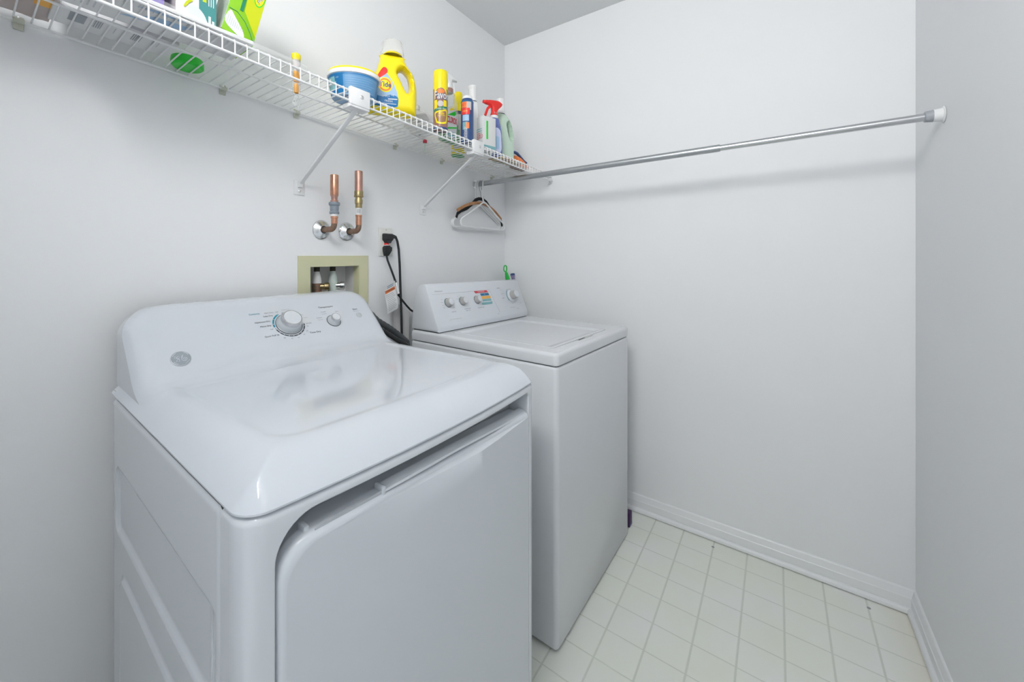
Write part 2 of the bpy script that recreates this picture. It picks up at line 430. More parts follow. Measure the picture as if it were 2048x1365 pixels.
# --- front panel with the door opening
hole = dedupe(rrect(s_of(.036), s_of(.648), .035, .8805, (.03, .03, .014, .056), 10))
hole = densify(hole, .02)
TT = ZT + LIPR * PI / 2
outer = densify([(0, .02), (SL, .02), (SL, TT), (0, TT)], .012)
ex = []
for i in range(1, 90):
    for j in range(1, 50):
        p = (SL * i / 90, .02 + (ZT - .02) * j / 50)
        if dist_poly(p, hole) > .007: ex.append(p)
for i in range(1, 90):
    for k in range(0, 5): ex.append((SL * i / 90, ZT + (TT - ZT) * k / 5))
V, F = cdt(outer, [hole], ex)
fp = MB(); fp.add([fmap(*p) for p in V], F)
k = len(hole); rows = [(0, 0.0), (.0015, .0006), (.0028, .0028), (.0034, .006), (.0034, .060)]
vs_, fs = [], []
for sh, dep in rows:
    q = offset_in(hole, -sh) if False else offset_in(hole, sh)
    vs_ += [fmap(a, min(b, ZT), dep) for a, b in q]
for r in range(len(rows) - 1):
    for i in range(k):
        j = (i + 1) % k; fs.append((r * k + i, r * k + j, (r + 1) * k + j, (r + 1) * k + i))
fp.add(vs_, fs)
fp.build('front_panel', 'enamel2', dry, smooth=40)
# recess behind the door
rec = dedupe(rrect(.033, .652, .03, .8845, (.03, .03, .014, .056), 8))
MB().ring([[(a, .058 + bow(a), b) for a, b in rec], [(a, .072 + bow(a), b) for a, b in rec]]).build('door_recess', 'enamel2', dry)
# --- cabinet: embossed side, far side, back
cb = MB()
def side(a, b):
    v = .066 + .62 * a; z = .012 + .876 * b
    d1 = sdf_rr(v, z, .0, .662, .608, .752, .03); d2 = sdf_rr(v, z, .0, .600, .25, .545, .03)
    ff = sstep(.075, .12, v)
    e = ff * (.0065 * sstep(0, -.011, d1) - .005 * sstep(0, -.008, d2))
    eb = sdf_rr(v, z, .066, .686, .012, .888, .004)
    return (e + .0005 + .004 * (1 - sstep(0, .006, -eb)), v, z)
cb.grid(150, 210, side)
cb.box(.0085, DW, .066, .69, .015, .886)
for x, y in ((.04, .12), (.64, .12), (.04, .64), (.64, .64)): pass
cb.build('cabinet', 'enamel2', dry, smooth=40)
for x, y in ((.05, .12), (.636, .12), (.05, .64), (.636, .64)):
    MB().lathe([(0, 0), (.02, 0), (.02, .008), (.009, .011), (.009, .02), (0, .02)], 16, T=T_(x, y, 0)).build('foot', 'black', dry)
MB().box(.012, DW - .012, .03, .68, .885, .8945).box(.004, .0086, .058, .071, .02, .8935).build('seam', 'gap', dry)  # dark filler strips paint the shade inside the panel gaps

# --- top panel
PLAT = 0.0465
def outl_v(u): return bow(u)
def top_z(u, v):
    vv = v - bow(u)
    d = -sdf_rr(u, vv, 0, DW, 0, 1.2, .034)
    dl = d
    t = min(1, dl / .082); h = PLAT * (1 - (1 - t) ** 2.25)
    back = sstep(.08, .45, vv) * .011
    h -= back * t
    dish = sdf_rr(u, vv, .072, DW - .072, .078, .75, .05)
    h -= .0017 * sstep(.006, -.012, dish)
    return .899 + max(0, h)
nt_, nb = 150, 150
def topp(a, b):
    u = DW * a; v0 = bow(u)
    # pull the front corners round
    v = .700 * b
    r = .034
    vv = v
    if v < r:
        ins = r - math.sqrt(max(0, r * r - (r - v) ** 2)); u = ins + (DW - 2 * ins) * a
    return u, v
def topg(a, b):
    a = .5 - .5 * cos(PI * a) if False else a
    b = b ** 1.5
    u, v = topp(a, b); vv = v + bow(u)
    return (u, vv, top_z(u, vv))
tp = MB()
ua = [0] + [.5 - .5 * cos(PI * min(1, (i + .0) / 120)) for i in range(1, 120)] + [1]
tp.grid(120, 130, lambda a, b: topg(ua[round(a * 120)], b))
# skirt under the rim
rim = [topg(ua[i], 0) for i in range(121)]
lf = [topg(0, j / 130) for j in range(131)]; rt = [topg(1, j / 130) for j in range(131)]
edge = list(reversed(lf)) + rim[1:] + rt[1:]
ne = len(edge)
cx, cy = DW / 2, .35
def inw(p, d):
    x, y = p[0], p[1]
    x = min(max(x, d), DW - d); y = max(y, bow(x) + d) if y < .6 else y
    return x, y
vs_ = [p for p in edge] + [(p[0], p[1], .8965) for p in edge] + [(*inw(p, .012), .8955) for p in edge]
fs = [(r * ne + i, r * ne + i + 1, (r + 1) * ne + i + 1, (r + 1) * ne + i) for r in range(2) for i in range(ne - 1)]
tp.add(vs_, fs)
tp.box(.004, DW - .004, .680, .7005, .8965, .905)
tp.build('top_panel', 'enamel', dry, smooth=60)

# --- console
PROF = [(.440, .9312), (.470, .9322), (.500, .9355), (.525, .9415), (.542, .9490), (.554, .9580), (.580, .9827), (.619, 1.0198), (.655, 1.0540), (.672, 1.0700), (.684, 1.0800), (.694, 1.0865), (.706, 1.0900)]
PT = [0]
for a, b in zip(PROF, PROF[1:]): PT.append(PT[-1] + math.hypot(b[0] - a[0], b[1] - a[1]))
TMAX = PT[-1]
def prof(t):
    t = min(max(t, 0), TMAX)
    for i in range(len(PT) - 1):
        if t <= PT[i + 1]:
            k_ = (t - PT[i]) / (PT[i + 1] - PT[i]); a, b = PROF[i], PROF[i + 1]
            return a[0] + (b[0] - a[0]) * k_, a[1] + (b[1] - a[1]) * k_
T0 = PT[5]
def t_of_z(z):
    for i in range(len(PT) - 1):
        if PROF[i][1] <= z <= PROF[i + 1][1]: return PT[i] + (PT[i + 1] - PT[i]) * (z - PROF[i][1]) / (PROF[i + 1][1] - PROF[i][1])
    return TMAX
CI = .012
oc = dedupe(rrect(CI, DW - CI, 0, TMAX, (.004, .004, .075, .105), 12))
ocd = densify(oc, .009)
ER = .034
exc = []
for i in range(0, 77):
    for j in range(0, 44):
        p = (CI + (DW - 2 * CI) * i / 76, TMAX * j / 44)
        if inside(p, ocd):
            d = dist_poly(p, ocd)
            if d > .0035: exc.append(p)
V, F = cdt(ocd, [], exc)
def con(u, t):
    v, z = prof(t)
    d = min(u - CI, DW - CI - u)
    dt = dist_poly((u, t), oc) if t > .03 else max(0, d)
    d = max(0, min(dt, d + 0) if t > .03 else d)
    push = ER - math.sqrt(max(0, ER * ER - max(0, ER - d) ** 2)) if d < ER else 0
    k_ = sstep(0, .05, t)
    drop = max(0, top_z(DW / 2, v) - top_z(u, v))
    return (u, v + push * (.35 + .65 * k_), z - push * .12 * k_ - drop * (1 - sstep(0, .17, t)))
cm = MB(); cm.add([con(*p) for p in V], F)
loop = [con(*p) for p in ocd]; nl = len(loop)
cm.add(loop + [(p[0], max(.716, p[1]), p[2]) for p in loop] , [(i, (i + 1) % nl, nl + (i + 1) % nl, nl + i) for i in range(nl)])
cm.build('console', 'enamel', dry, smooth=50)

tv = Vector((0, .725, .689)); nv = Vector((0, -.689, .725))
def onface(u, z, lift=0.0):
    v = .554 + (z - .958) / .95
    return Vector((u, v, z)) + nv * lift
def FT(u, z, lift=0.0006): return frame(onface(u, z, lift), (1, 0, 0), tv)
# printed markings around the dial
pm = MB()
CU, CZ = .366, 1.0135
def ring_arc(r0, r1, a0, a1, m, n=24):
    T = FT(CU, CZ, .0005)
    vs_ = [(r * cos(a0 + (a1 - a0) * k / n), r * sin(a0 + (a1 - a0) * k / n), 0) for k in range(n + 1) for r in (r0, r1)]
    pm.add(vs_, [(2 * k, 2 * k + 1, 2 * k + 3, 2 * k + 2) for k in range(n)], m, T)
ring_arc(.0400, .0447, R(115), R(186), 'teal'); ring_arc(.0404, .0440, R(198), R(352), 'dark')
ring_arc(.0400, .0440, R(20), R(100), 'greyprint')
for a in (120, 148, 172, 215, 232, 250, 267, 285, 303, 322, 342):
    pm.lathe([(0, 0), (.0013, 0)], 8, 'panel', FT(CU, CZ, .0009) @ T_(.0423 * cos(R(a)), .0423 * sin(R(a)), 0))
pm.lathe([(0, 0), (.0014, 0)], 8, 'dark', FT(CU, CZ, .0007) @ T_(.0423 * cos(R(193)), .0423 * sin(R(193)), 0))
def ptext(s, u, z, size, m='greyprint', al='CENTER', sx=1.0): pm.text(s, size, m, FT(u, z, .0004), align=al, thick=.0001, sx=sx)
def around(s, a, r, size, m='greyprint', al=None):
    a = R(a); T = FT(CU, CZ, .0004) @ T_(r * cos(a), r * sin(a), 0)
    pm.text(s, size, m, T, align=al or ('LEFT' if cos(a) > .3 else 'RIGHT' if cos(a) < -.3 else 'CENTER'), thick=.0001)
around('Less Dry', 132, .050, .0072, 'dark'); around('Cottons', 143, .082, .0085, 'teal'); around('Optimum Dry', 158, .050, .0072, 'dark')
around('More Dry', 176, .049, .0072, 'dark'); around('Off', 192, .049, .0062); around('Quick Fluff 20', 219, .050, .0068, 'dark')
around('Easy Care', 121, .056, .0060); around('Off', 108, .050, .0055); around('30', 240, .051, .0058); around('40', 259, .051, .0058)
around('40', 280, .051, .0058); around('50', 300, .050, .0058); around('60', 320, .050, .0058); around('70', 340, .049, .0058)
around('80 Min', 352, .049, .0060); around('Time Dry', 318, .062, .0085, 'dark', 'LEFT'); around('Dry', 52, .049, .0062); around('Dry', 33, .050, .0062)
around('Casuals', 82, .054, .0075, 'lightprint'); around('Damp', 18, .051, .0052, 'lightprint')
pm.build('dial_markings', 'greyprint', dry, smooth=0, fixn=False); pm = MB()
ptext('Temperature', .500, 1.0455, .0092, 'dark'); ptext('Cotton', .462, 1.019, .0062); ptext('Normal', .462, 1.0135, .0048, 'lightprint')
ptext('Casual', .484, 1.033, .0062); ptext('Medium', .484, 1.0275, .0048, 'lightprint'); ptext('Low', .529, 1.0300, .0060)
pm.build('temperature_markings', 'greyprint', dry, smooth=0, fixn=False); pm = MB()
ptext('Start', .597, 1.0300, .0088, 'dark'); ptext('Push to Start', .599, 1.0242, .0048, 'lightprint')
pm.build('start_marking', 'greyprint', dry, smooth=0, fixn=False)
def dial(name, u, z, rs, rc, h):
    k = MB().lathe([(rs + .0015, 0), (rs + .0015, .001), (rs, .002), (rs * .97, .005), (rc * 1.22, h * .48), (rc * 1.08, h * .62)], 48, T=FT(u, z, 0)).build(name, 'knobclear', dry)
    MB().lathe([(rs + .0026, .0), (rs + .0026, .0012), (rs + .001, .0013)], 48, T=FT(u, z, 0)).build('skirt_ring', 'gap', k)
    MB().lathe([(rc * 1.08, h * .60), (rc * 1.12, h * .64), (rc * 1.10, h * .8), (rc * .99, h * .985), (rc * .94, h), (rc * .90, h * .995)], 48, T=FT(u, z, 0)).build('silver_ring', 'silver', k)
    MB().lathe([(rc * .91, h * .98), (rc * .90, h * 1.0), (rc * .6, h * 1.004), (0, h * 1.006)], 48, T=FT(u, z, 0)).build('cap', 'panel', k)
    return k
kb = dial('dial_knob', CU, CZ, .0345, .0262, .030)
dial('temperature_knob', .503, 1.006, .0195, .0135, .021)
MB().lathe([(.0098, 0), (.0098, .0007), (.0082, .0014), (0, .0018)], 28, T=FT(.600, 1.0120, .0002)).build('start_button', 'knobclear', dry)
# round emblem
eb = MB().lathe([(.0200, 0), (.0200, .0010), (.0185, .0016)], 40, 'knobclear', FT(.0975, .976, .0003)).lathe([(.0187, .0012), (0, .0014)], 40, 'emblemgrey', FT(.0975, .976, .0003)).build('emblem', None, dry)
mg = MB(); TE = FT(.0975, .976, .0022)
def em(pts): mg.tube([(x * .0032, y * .0032, 0) for x, y in pts], .00062, 6, 'panel', T=TE)
em([(-3.6, 1.2), (-3.2, 2.2), (-2.5, 1.2), (-2.2, .3), (-3.2, .2), (-3.9, .9)]); em([(-2.5, .4), (-1.8, 1.9), (-1.1, 2.2), (-.9, 1.1), (-1.6, .3), (-2.2, .3), (-1.3, -.4), (-1.1, -1.6), (-1.8, -2.7), (-2.9, -2.6), (-2.9, -1.6), (-2.0, -.7), (-1.0, -.2)])
em([(1.3, 2.7), (.7, 1.6), (.3, .3), (.2, -1.2), (.9, -2.3), (2.1, -2.5), (3.2, -1.7), (3.4, -.6), (2.8, .1), (1.6, .2), (.6, .4), (1.1, 1.5), (1.6, 2.3)]); em([(1.2, -.4), (1.6, -1.2), (2.4, -1.3), (2.7, -.6)])
mg.build('monogram', 'panel', eb)
for k_ in range(4):
    a = R(45 + 90 * k_); MB().tube([(.0165 * cos(a + q * .14 - .35), .0165 * sin(a + q * .14 - .35), 0) for q in range(6)], .0007, 6, T=TE).build('emblem_swirl', 'panel', eb)
# --- door
def dsag(u): return .014 * sstep(.33, .65, u)
def dtop(u): return .8435 - dsag(u)
DX0, DX1 = .0395, .6450
def door_loop(inset, dy, topd=0.0):
    p = rrect(DX0 + inset, DX1 - inset * .4, .040 + inset, .8455 - inset, (.025, .025, .006, .048), 10)
    return [(a, dy + bow(a), b - dsag(a) * sstep(.5, .84, b)) for a, b in p]
dr = MB()
secs = [door_loop(.004, .055), door_loop(.004, .022), door_loop(.0, .0215), door_loop(0, .012)]
for k_ in range(1, 7):
    a = k_ / 6 * PI / 2; secs.append(door_loop(.011 * (1 - cos(a)), .012 - .0135 * sin(a)))
dr.ring(secs, caps=False)
lp = secs[-1]; pl = [(p[0], p[2]) for p in lp]; pld = dedupe(pl)
exd = [(DX0 + .012 + .58 * i / 40, .06 + .76 * j / 20) for i in range(41) for j in range(21)]
V, F = cdt(pld, [], [p for p in exd if dist_poly(p, pld) > .004])
dr.add([(a, -.0015 + bow(a), b) for a, b in V], F)
dr.build('door', 'panel', dry, smooth=50)
# grip lip on the door's top edge
gl = MB()
def grip(a, b):
    u = .204 + .4395 * a; z0 = dtop(u)
    pr = [(.0085, -.001), (.0100, .0024), (.013, .0030), (.017, .0040), (.021, .0050), (.025, .0060), (.0275, .0060), (.029, .003), (.029, -.030)]
    q = pr[round(b * 8)]
    e = sstep(0, .06, a)
    return (u, q[0] + bow(u), z0 + q[1] * (.7 + .3 * e) if q[1] > 0 else z0 + q[1])
gl.grid(48, 8, grip)
e0 = [grip(0, b / 8) for b in range(9)]; gl.add(e0, [tuple(range(9))])
gl.box(.2005, .2085, .0085 + bow(.2), .031 + bow(.2), .815, dtop(.2) + .0075, bev=.003)
gl.build('door_grip', 'panel', dry, smooth=50)
dh = MB()
dh.box(.078, .0865, .010 + bow(.08), .030 + bow(.08), .82, .8505, 'panel', bev=.003, seg=2); dh.box(.09, .2005, .0085 + bow(.15), .0092 + bow(.15), .83, .8459, 'lightprint')
dh.build('door_tab', 'panel', dry)
MB().lathe([(0, 0), (.0042, 0), (.0042, .0008), (0, .001)], 16, T=along((DX0 - .0002, .022 + bow(.045), .762), (-1, 0, 0))).build('door_screw', 'gap', dry)

# ================================================================== WASHING MACHINE
WW, WD = .686, .640
wash = thing('washing_machine', 'white top-loading washing machine with grey knobs and coloured sticker, in the far corner', 'washing machine', (-.873, -.746, .0), (0, 0, R(-.9)))
WZ = .870
wc = MB()
cr = dedupe(rrect(0, WW, 0, WD, (.016, .016, .014, .014), 6))
def wloop(z, ins=0.0): return [(a, b, z) for a, b in offset_in(cr, ins)]
# bottom edge with small notch feet at the front corners
wc.ring([wloop(.018, .012), wloop(.016, .002), wloop(.02, 0), wloop(WZ - .010, 0), wloop(WZ - .0055, .001), wloop(WZ - .002, .004), wloop(WZ - .001, .010)])
wc.build('cabinet', 'wenamel', wash, smooth=40)
MB().box(.012, WW - .012, .012, WD - .01, WZ - .002, WZ + .0045).build('seam', 'gap', wash)  # dark slab paints the shade in the gap below the top
for x, y in ((.05, .05), (WW - .05, .05), (.05, WD - .05), (WW - .05, WD - .05)):
    MB().lathe([(0, 0), (.017, 0), (.017, .007), (.008, .009), (.008, .02), (0, .02)], 16, T=T_(x, y, .0004 + .02 * x)).build('foot', 'black', wash)
# top with a dished lid
tm = MB()
ZR = .9115
def wl2(z, ins): return [(a, b, z) for a, b in offset_in(cr, ins)]
secs = [wl2(.8735, .010), wl2(.8725, .003), wl2(.8745, .0005), wl2(.879, 0), wl2(ZR - .012, 0)] + [wl2(ZR - .012 + .012 * sin(q / 5 * PI / 2), .012 * (1 - cos(q / 5 * PI / 2))) for q in range(1, 6)]
tm.ring(secs, caps=False)
LX0, LX1, LY0, LY1 = .062, .548, .046, .480
lidh = densify(dedupe(rrect(LX0, LX1, LY0, LY1, .018, 6)), .02)
top_o = densify(dedupe([(p[0], p[1]) for p in secs[-1]]), .031)
gp = [(WW * (i + .37) / 37, WD * (j + .41) / 35) for i in range(37) for j in range(35)]
V, F = cdt(top_o, [lidh], [p for p in gp if inside(p, top_o) and dist_poly(p, top_o) > .007 and dist_poly(p, lidh) > .007])
tm.add([(a, b, ZR) for a, b in V], F)
nl = len(lidh); l2 = offset_in(lidh, .0015)
tm.add([(a, b, ZR) for a, b in lidh] + [(a, b, ZR - .006) for a, b in l2], [(i, (i + 1) % nl, nl + (i + 1) % nl, nl + i) for i in range(nl)])
tm.build('top_panel', 'wenamel', wash, smooth=40)
ld = MB()
lo = densify(dedupe(rrect(LX0 + .0022, LX1 - .0022, LY0 + .0030, LY1 - .0022, .017, 6)), .02)
def lz(a, b):
    d = -sdf_rr(a, b, LX0, LX1, LY0, LY1, .018)
    return ZR + .0012 - .0060 * sstep(.012, .040, d) - .0018 * (1 - sstep(0, .008, d)) + .0025 * sstep(.05, .0, b - LY0) * 0
V, F = cdt(lo, [], [(LX0 + (LX1 - LX0) * i / 90, LY0 + (LY1 - LY0) * j / 70) for i in range(91) for j in range(71) if dist_poly((LX0 + (LX1 - LX0) * i / 90, LY0 + (LY1 - LY0) * j / 70), lo) > .002])
ld.add([(a, b, lz(a, b)) for a, b in V], F)
ll = [(a, b, lz(a, b)) for a, b in lo]; nl = len(ll)
ld.add(ll + [(a, b, ZR - .008) for a, b in lo], [(i, (i + 1) % nl, nl + (i + 1) % nl, nl + i) for i in range(nl)])
ld.build('lid', 'wenamel', wash, smooth=40)
ft = MB(); ft.box(.245, .370, LY0 - .010, LY0 + .004, ZR - .0005, ZR + .0006, bev=.0003); ft.build('lid_notch', 'knobgrey', wash)
MB().box(.252, .305, LY0 - .007, LY0 - .002, ZR + .0002, ZR + .0010).build('notch_slot', 'gap', wash)
# console
cp = [(.639, .9148), (.4925, .9148), (.4915, .928), (.494, .937), (.556, 1.087), (.560, 1.0925), (.567, 1.0955), (.588, 1.0945), (.602, 1.089), (.613, 1.076), (.624, 1.04), (.633, .985)]
cs = MB()
ends = [(.004, .006), (.006, .002), (.010, 0), (WW - .017, 0), (WW - .013, .002), (WW - .011, .006)]
ccx, ccz = .57, 1.0
def cl(u, ins):
    q = offset_in(list(reversed(cp)) if False else [(a, b) for a, b in cp], -ins)
    return [(u, a, b) for a, b in q]
import_area = sum(cp[i - 1][0] * cp[i][1] - cp[i][0] * cp[i - 1][1] for i in range(len(cp)))
sg = 1 if import_area > 0 else -1
cs.ring([[(u, a, b) for a, b in offset_in(cp, sg * ins)] for u, ins in ends])
cs.build('console', 'panel', wash, smooth=30)
MB().box(.012, WW - .022, .497, .632, .9105, .9172).build('console_seam', 'gap', wash)  # dark slab paints the shade line under the console
wt = Vector((0, .062, .150)).normalized(); wn = Vector((0, -wt.z, wt.y))
def wface(u, z, lift=0.0):
    u = u - .016 + .006 * max(0, u - .3) / .28
    return Vector((u, .494 + (z - .937) * .062 / .150, z)) + wn * lift
def WT(u, z, lift=.0005): return frame(wface(u, z, lift), (1, 0, 0), wt)
wp = MB()
def wtext(s, u, z, size, m='greyprint', al='CENTER'): wp.text(s, size, m, WT(u, z, .0003), align=al, thick=.0001)
def wline(u0, z0, u1, z1, wd, m='lightprint'):
    a, b = wface(u0, z0, .0004), wface(u1, z1, .0004); wp.tube([a, b], wd, 4, m)
wtext('Whirlpool', .085, 1.0655, .0085, 'greyprint'); wp.tube([wface(.063 + .004 * cos(q * .7), 1.0665 + .0022 * sin(q * .7), .0006) for q in range(10)], .0005, 4, 'greyprint')
wline(.040, 1.0555, .418, 1.0555, .0006, 'lightprint'); wline(.418, 1.0555, .444, .9525, .0005, 'lightprint')
def warc(u, z, r, a0, a1, m, wd=.0006):
    T = WT(u, z, .0005); wp.tube([T @ Vector((r * cos(a0 + (a1 - a0) * k / 20), r * sin(a0 + (a1 - a0) * k / 20), 0)) for k in range(21)], wd, 4, m)
KN = [(.1165, 1.0185, .0170), (.207, 1.0185, .0165), (.306, 1.0180, .0165)]
for (u, z, r), a0, a1 in zip(KN, (100, 85, 95), (215, 190, 180)): warc(u, z, r + .0045, R(a0), R(a1), 'lteal' if u < .3 else 'lightprint')
for s, u, z in (('Small', .085, 1.033), ('Medium', .083, 1.023), ('Large', .083, 1.012), ('Super', .086, 1.002), ('Reset', .146, .999), ('Slow', .177, 1.030), ('Fast', .199, 1.0435), ('Med', .187, 1.040)): wtext(s, u, z, .0046, 'lightprint')
wtext('LOAD SIZE', .135, .9825, .0058); wtext('WASH/SPIN SPEED', .226, .9865, .0052); wtext('FABRIC TYPE', .226, .9795, .0052); wtext('WASH/RINSE TEMP', .318, .9845, .0056)
wtext('HEAVY DUTY  SUPER CAPACITY', .135, .9545, .0052, 'lightprint'); wtext('SERIES', .430, .948, .0050, 'lightprint')
MU, MZ = .5795, 1.0190
warc(MU, MZ, .0345, R(70), R(300), 'greyprint', .0007); warc(MU, MZ, .0385, R(118), R(215), 'teal', .0009); warc(MU, MZ, .0395, R(250), R(322), 'lightprint', .0008)
for q in range(5): wline(.500, 1.049 - q * .0085, .530, 1.0495 - q * .0085, .00045, 'lightprint')
wtext('NORMAL', .492, 1.060, .0056); wtext('Heavy', .505, 1.012, .0062); wtext('PERMANENT PRESS', .560, .9655, .0052, 'lightprint'); wtext('DELICATE', .600, .957, .0052, 'lightprint'); wtext('SOAK', .640, .980, .0056, 'lightprint'); wline(.617, .997, .640, .997, .0005, 'lightprint')
wp.build('printed_markings', 'greyprint', wash, smooth=0, fixn=False)
def wknob(u, z, r, h, name):
    k = MB().lathe([(r * 1.06, 0), (r * 1.06, .001), (r, .0015), (r * .93, h * .85), (r * .86, h * .97), (r * .78, h)], 32, T=WT(u, z, 0)).build(name, 'knobgrey', wash)
    MB().lathe([(r * .80, h * .99), (r * .72, h * 1.04), (0, h * 1.06)], 32, T=WT(u, z, 0)).build('cap', 'panel', k)
    MB().lathe([(r * 1.12, .0002), (r * 1.12, .0010), (r * 1.04, .0012)], 32, T=WT(u, z, 0)).build('shadow_ring', 'gap', k)
for u, z, r in KN: wknob(u, z, r, .020, 'selector_knob')
MB().lathe([(.030, 0), (.030, .0012), (.024, .006), (.0225, .007)], 40, T=WT(MU, MZ, 0)).build('dial_skirt', 'panel', wash)
wknob(MU, MZ, .0225, .034, 'timer_knob')
st = MB()
def bar(u0, u1, z0, z1, m, sk=0.0):
    vs_ = [wface(u0 + sk, z0, .0007), wface(u1 + sk, z0, .0007), wface(u1, z1, .0007), wface(u0, z1, .0007)]
    st.add(vs_, [(0, 1, 2, 3)], m)
bar(.302, .395, 1.0455, 1.0555, 'redprint', .008); bar(.340, .402, 1.0325, 1.0425, 'blueprint', .004); bar(.330, .410, 1.0190, 1.0300, 'amber', 0)
bar(.345, .408, 1.0080, 1.0170, 'lteal', 0); bar(.335, .412, .9940, 1.0040, 'lteal', -.004)
bar(.318, .400, 1.0436, 1.0449, 'paper', .004)
st.text('CLEAN BOOST', .0075, 'paper', WT(.352, 1.0505, .0009), thick=.0001); st.text('Hot', .006, 'ltblue', WT(.372, 1.0375, .0009), thick=.0001); st.text('Warm', .006, 'panel', WT(.372, 1.0245, .0009), thick=.0001)
st.build('colour_sticker', 'paper', wash, smooth=0, fixn=False)

# the machine stands a little out of level: lower towards the corner
def lean(o):
    if o.type == 'MESH':
        for v in o.data.vertices: v.co.z -= .02 * v.co.x
    for c_ in o.children: lean(c_)
lean(wash)

# ================================================================== TENSION ROD
rod = thing('tension_rod', 'steel extending rod spanning the corner below the shelf, from left wall to right wall', 'clothes rod', (-.290, 0, 1.582))
d = Vector((.0, RY0, .021)); ry = lambda y: Vector((0, y, -.0128 * y))
MB().tube([ry(-.008), ry(-1.105)], .0133, 24).build('outer_tube', 'alu2', rod)
MB().tube([ry(-1.10), ry(-1.60)], .0110, 24).build('inner_tube', 'alu', rod)
MB().lathe([(.0235, .0006), (.0240, .003), (.0205, .0045), (.0160, .0050), (.0150, .0090), (0, .0090)], 32, T=along(ry(0), (0, -1, 0))).build('wall_flange', 'chrome', rod)
for sgn, y in ((-1, RY0),):
    dirv = Vector((0, -sgn, 0)); T = along(ry(y), dirv)
    MB().lathe([(.0225, .0006), (.0232, .002), (.0215, .0035), (.0185, .0042), (.0170, .020), (.0172, .0215), (0, .0215)], 32, T=T).build('end_cap', 'white', rod)
    MB().lathe([(.0172, .0215), (.0168, .023), (.0148, .037), (.0125, .0385), (0, .0385)], 32, T=T).build('collar', 'greycap', rod)

# ================================================================== WIRE SHELF
def dz(x): return 1.640 - .0315 * x                 # the shelf runs slightly downhill to the corner
SHX0 = RX0 + .004
sh = thing('wire_shelf', 'long white vinyl-coated wire shelf across the left wall above the machines', 'shelf', (0, 0, 0))
def rail(y, z, r): MB().tube([(SHX0, y, dz(SHX0) + z), (-.006, y, dz(-.006) + z)], r, 10).build('rail', 'whitewire', sh)
rail(-.012, 0, .0032); rail(-.160, 0, .0028); rail(-.3015, 0, .0030); rail(-.3075, -.032, .0032)
wb = MB()
wpts = [(0, -.008, .0047), (0, -.150, .0047), (0, -.297, .0047)] + [(0, -.297 - .0085 * sin(q / 5 * PI / 2), .0047 - .0085 * (1 - cos(q / 5 * PI / 2))) for q in range(1, 6)] + [(0, -.3050, -.034)]
wb.tube(wpts, .00165, 8)
w0 = wb.build('cross_wire', 'whitewire', sh)
xs = [-1.7748 + .02586 * k for k in range(-20, 69)]
xs = [x for x in xs if SHX0 + .003 < x < -.012]
w0.location = (xs[0], 0, dz(xs[0]))
for x in xs[1:]:
    c = w0.copy(); S.collection.objects.link(c); c.parent = sh; c.location = (x, 0, dz(x))
# wall clips
def clip(x, label):
    z = dz(x)
    t = thing('shelf_clip', label, 'shelf clip', (x, 0, z), group='wall clips under the wire shelf')
    b = MB(); b.box(-.008, .008, -.007, 0, -.016, .012, bev=.002)
    b.tube([(-.008, -.012 + .0058 * sin(a), .0058 * cos(a)) for a in [q * .42 for q in range(-6, 7)]], .0016, 6)
    b.prism([(-.012 + .0052 * cos(a), .0052 * sin(a)) for a in [q * PI / 6 for q in range(-3, 10)]] + [(-.012 + .0036 * cos(a), .0036 * sin(a)) for a in [q * PI / 6 for q in range(9, -4, -1)]], -.008, .008, axis='x')
    b.build('saddle', 'clip', t)
    MB().lathe([(.0028, 0), (.0026, .0012), (0, .0018)], 12, T=along((0, -.0068, .008), (0, -1, 0))).build('screw', 'chrome', t)
    return t
for x, lb in ((-1.896, 'yellowed shelf clip on the wall at the far left end of the shelf'), (-1.506, 'shelf clip on the wall right of the green lid'),
              (-1.285, 'shelf clip with a bright screw, on the wall left of the first brace'), (-.853, 'shelf clip on the wall below the red-topped key'),
              (-.560, 'shelf clip on the wall just right of the second brace'), (-.140, 'last shelf clip before the corner, above the rod end')): clip(x, lb)
t = thing('end_bracket', 'small white bracket holding the shelf end on the far wall', 'shelf bracket', (0, -.292, dz(0)))
b = MB(); b.box(-.006, 0, -.011, .011, -.045, .018, bev=.002).box(-.022, -.004, -.010, .010, -.010, -.004, bev=.001); b.build('plate', 'white', t)
for z in (-.034, .011): MB().lathe([(.0033, 0), (.003, .0012), (0, .0018)], 12, T=along((-.006, 0, z), (-1, 0, 0))).build('screw', 'greycap', t)
# support braces
def brace(xt, xf, zf, label):
    z = dz(xt)
    t = thing('shelf_brace', label, 'shelf brace', (xt, 0, 0), group='diagonal braces under the wire shelf')
    p0, p1 = Vector((0, -.296, z - .045)), Vector((xf - xt, -.010, zf + .016))
    b = MB(); b.tube([p0, p1], .008, 8, flat=(.0045, .0095), up=(0, .6, 1)); b.build('arm', 'white', t)
    c = MB(); c.box(-.034, .034, -.3175, -.3045, z - .042, z + .009, bev=.0025); c.box(-.034, .034, -.315, -.278, z - .048, z - .036, bev=.002)
    c.build('saddle_block', 'white', t)
    MB().lathe([(.0062, 0), (.0062, .001), (.0045, .0022), (0, .0026)], 20, T=along((.004, -.3174, z - .014), (0, -1, 0))).build('screw', 'chrome', t)
    f = MB(); f.box(xf - xt - .019, xf - xt + .019, -.004, 0, zf - .022, zf + .026, bev=.0018)
    f.prism([(-.004, zf + .024), (-.016, zf + .020), (-.012, zf + .004), (-.004, zf + .002)], xf - xt - .007, xf - xt + .007, axis='x'); f.build('foot_plate', 'white', t)
    MB().lathe([(.0048, 0), (.0048, .001), (.0032, .002), (0, .0022)], 16, T=along((xf - xt, -.004, zf - .008), (0, -1, 0))).build('foot_screw', 'chrome', t)
brace(-1.262, -1.273, 1.432, 'white diagonal shelf brace above the copper pipes')
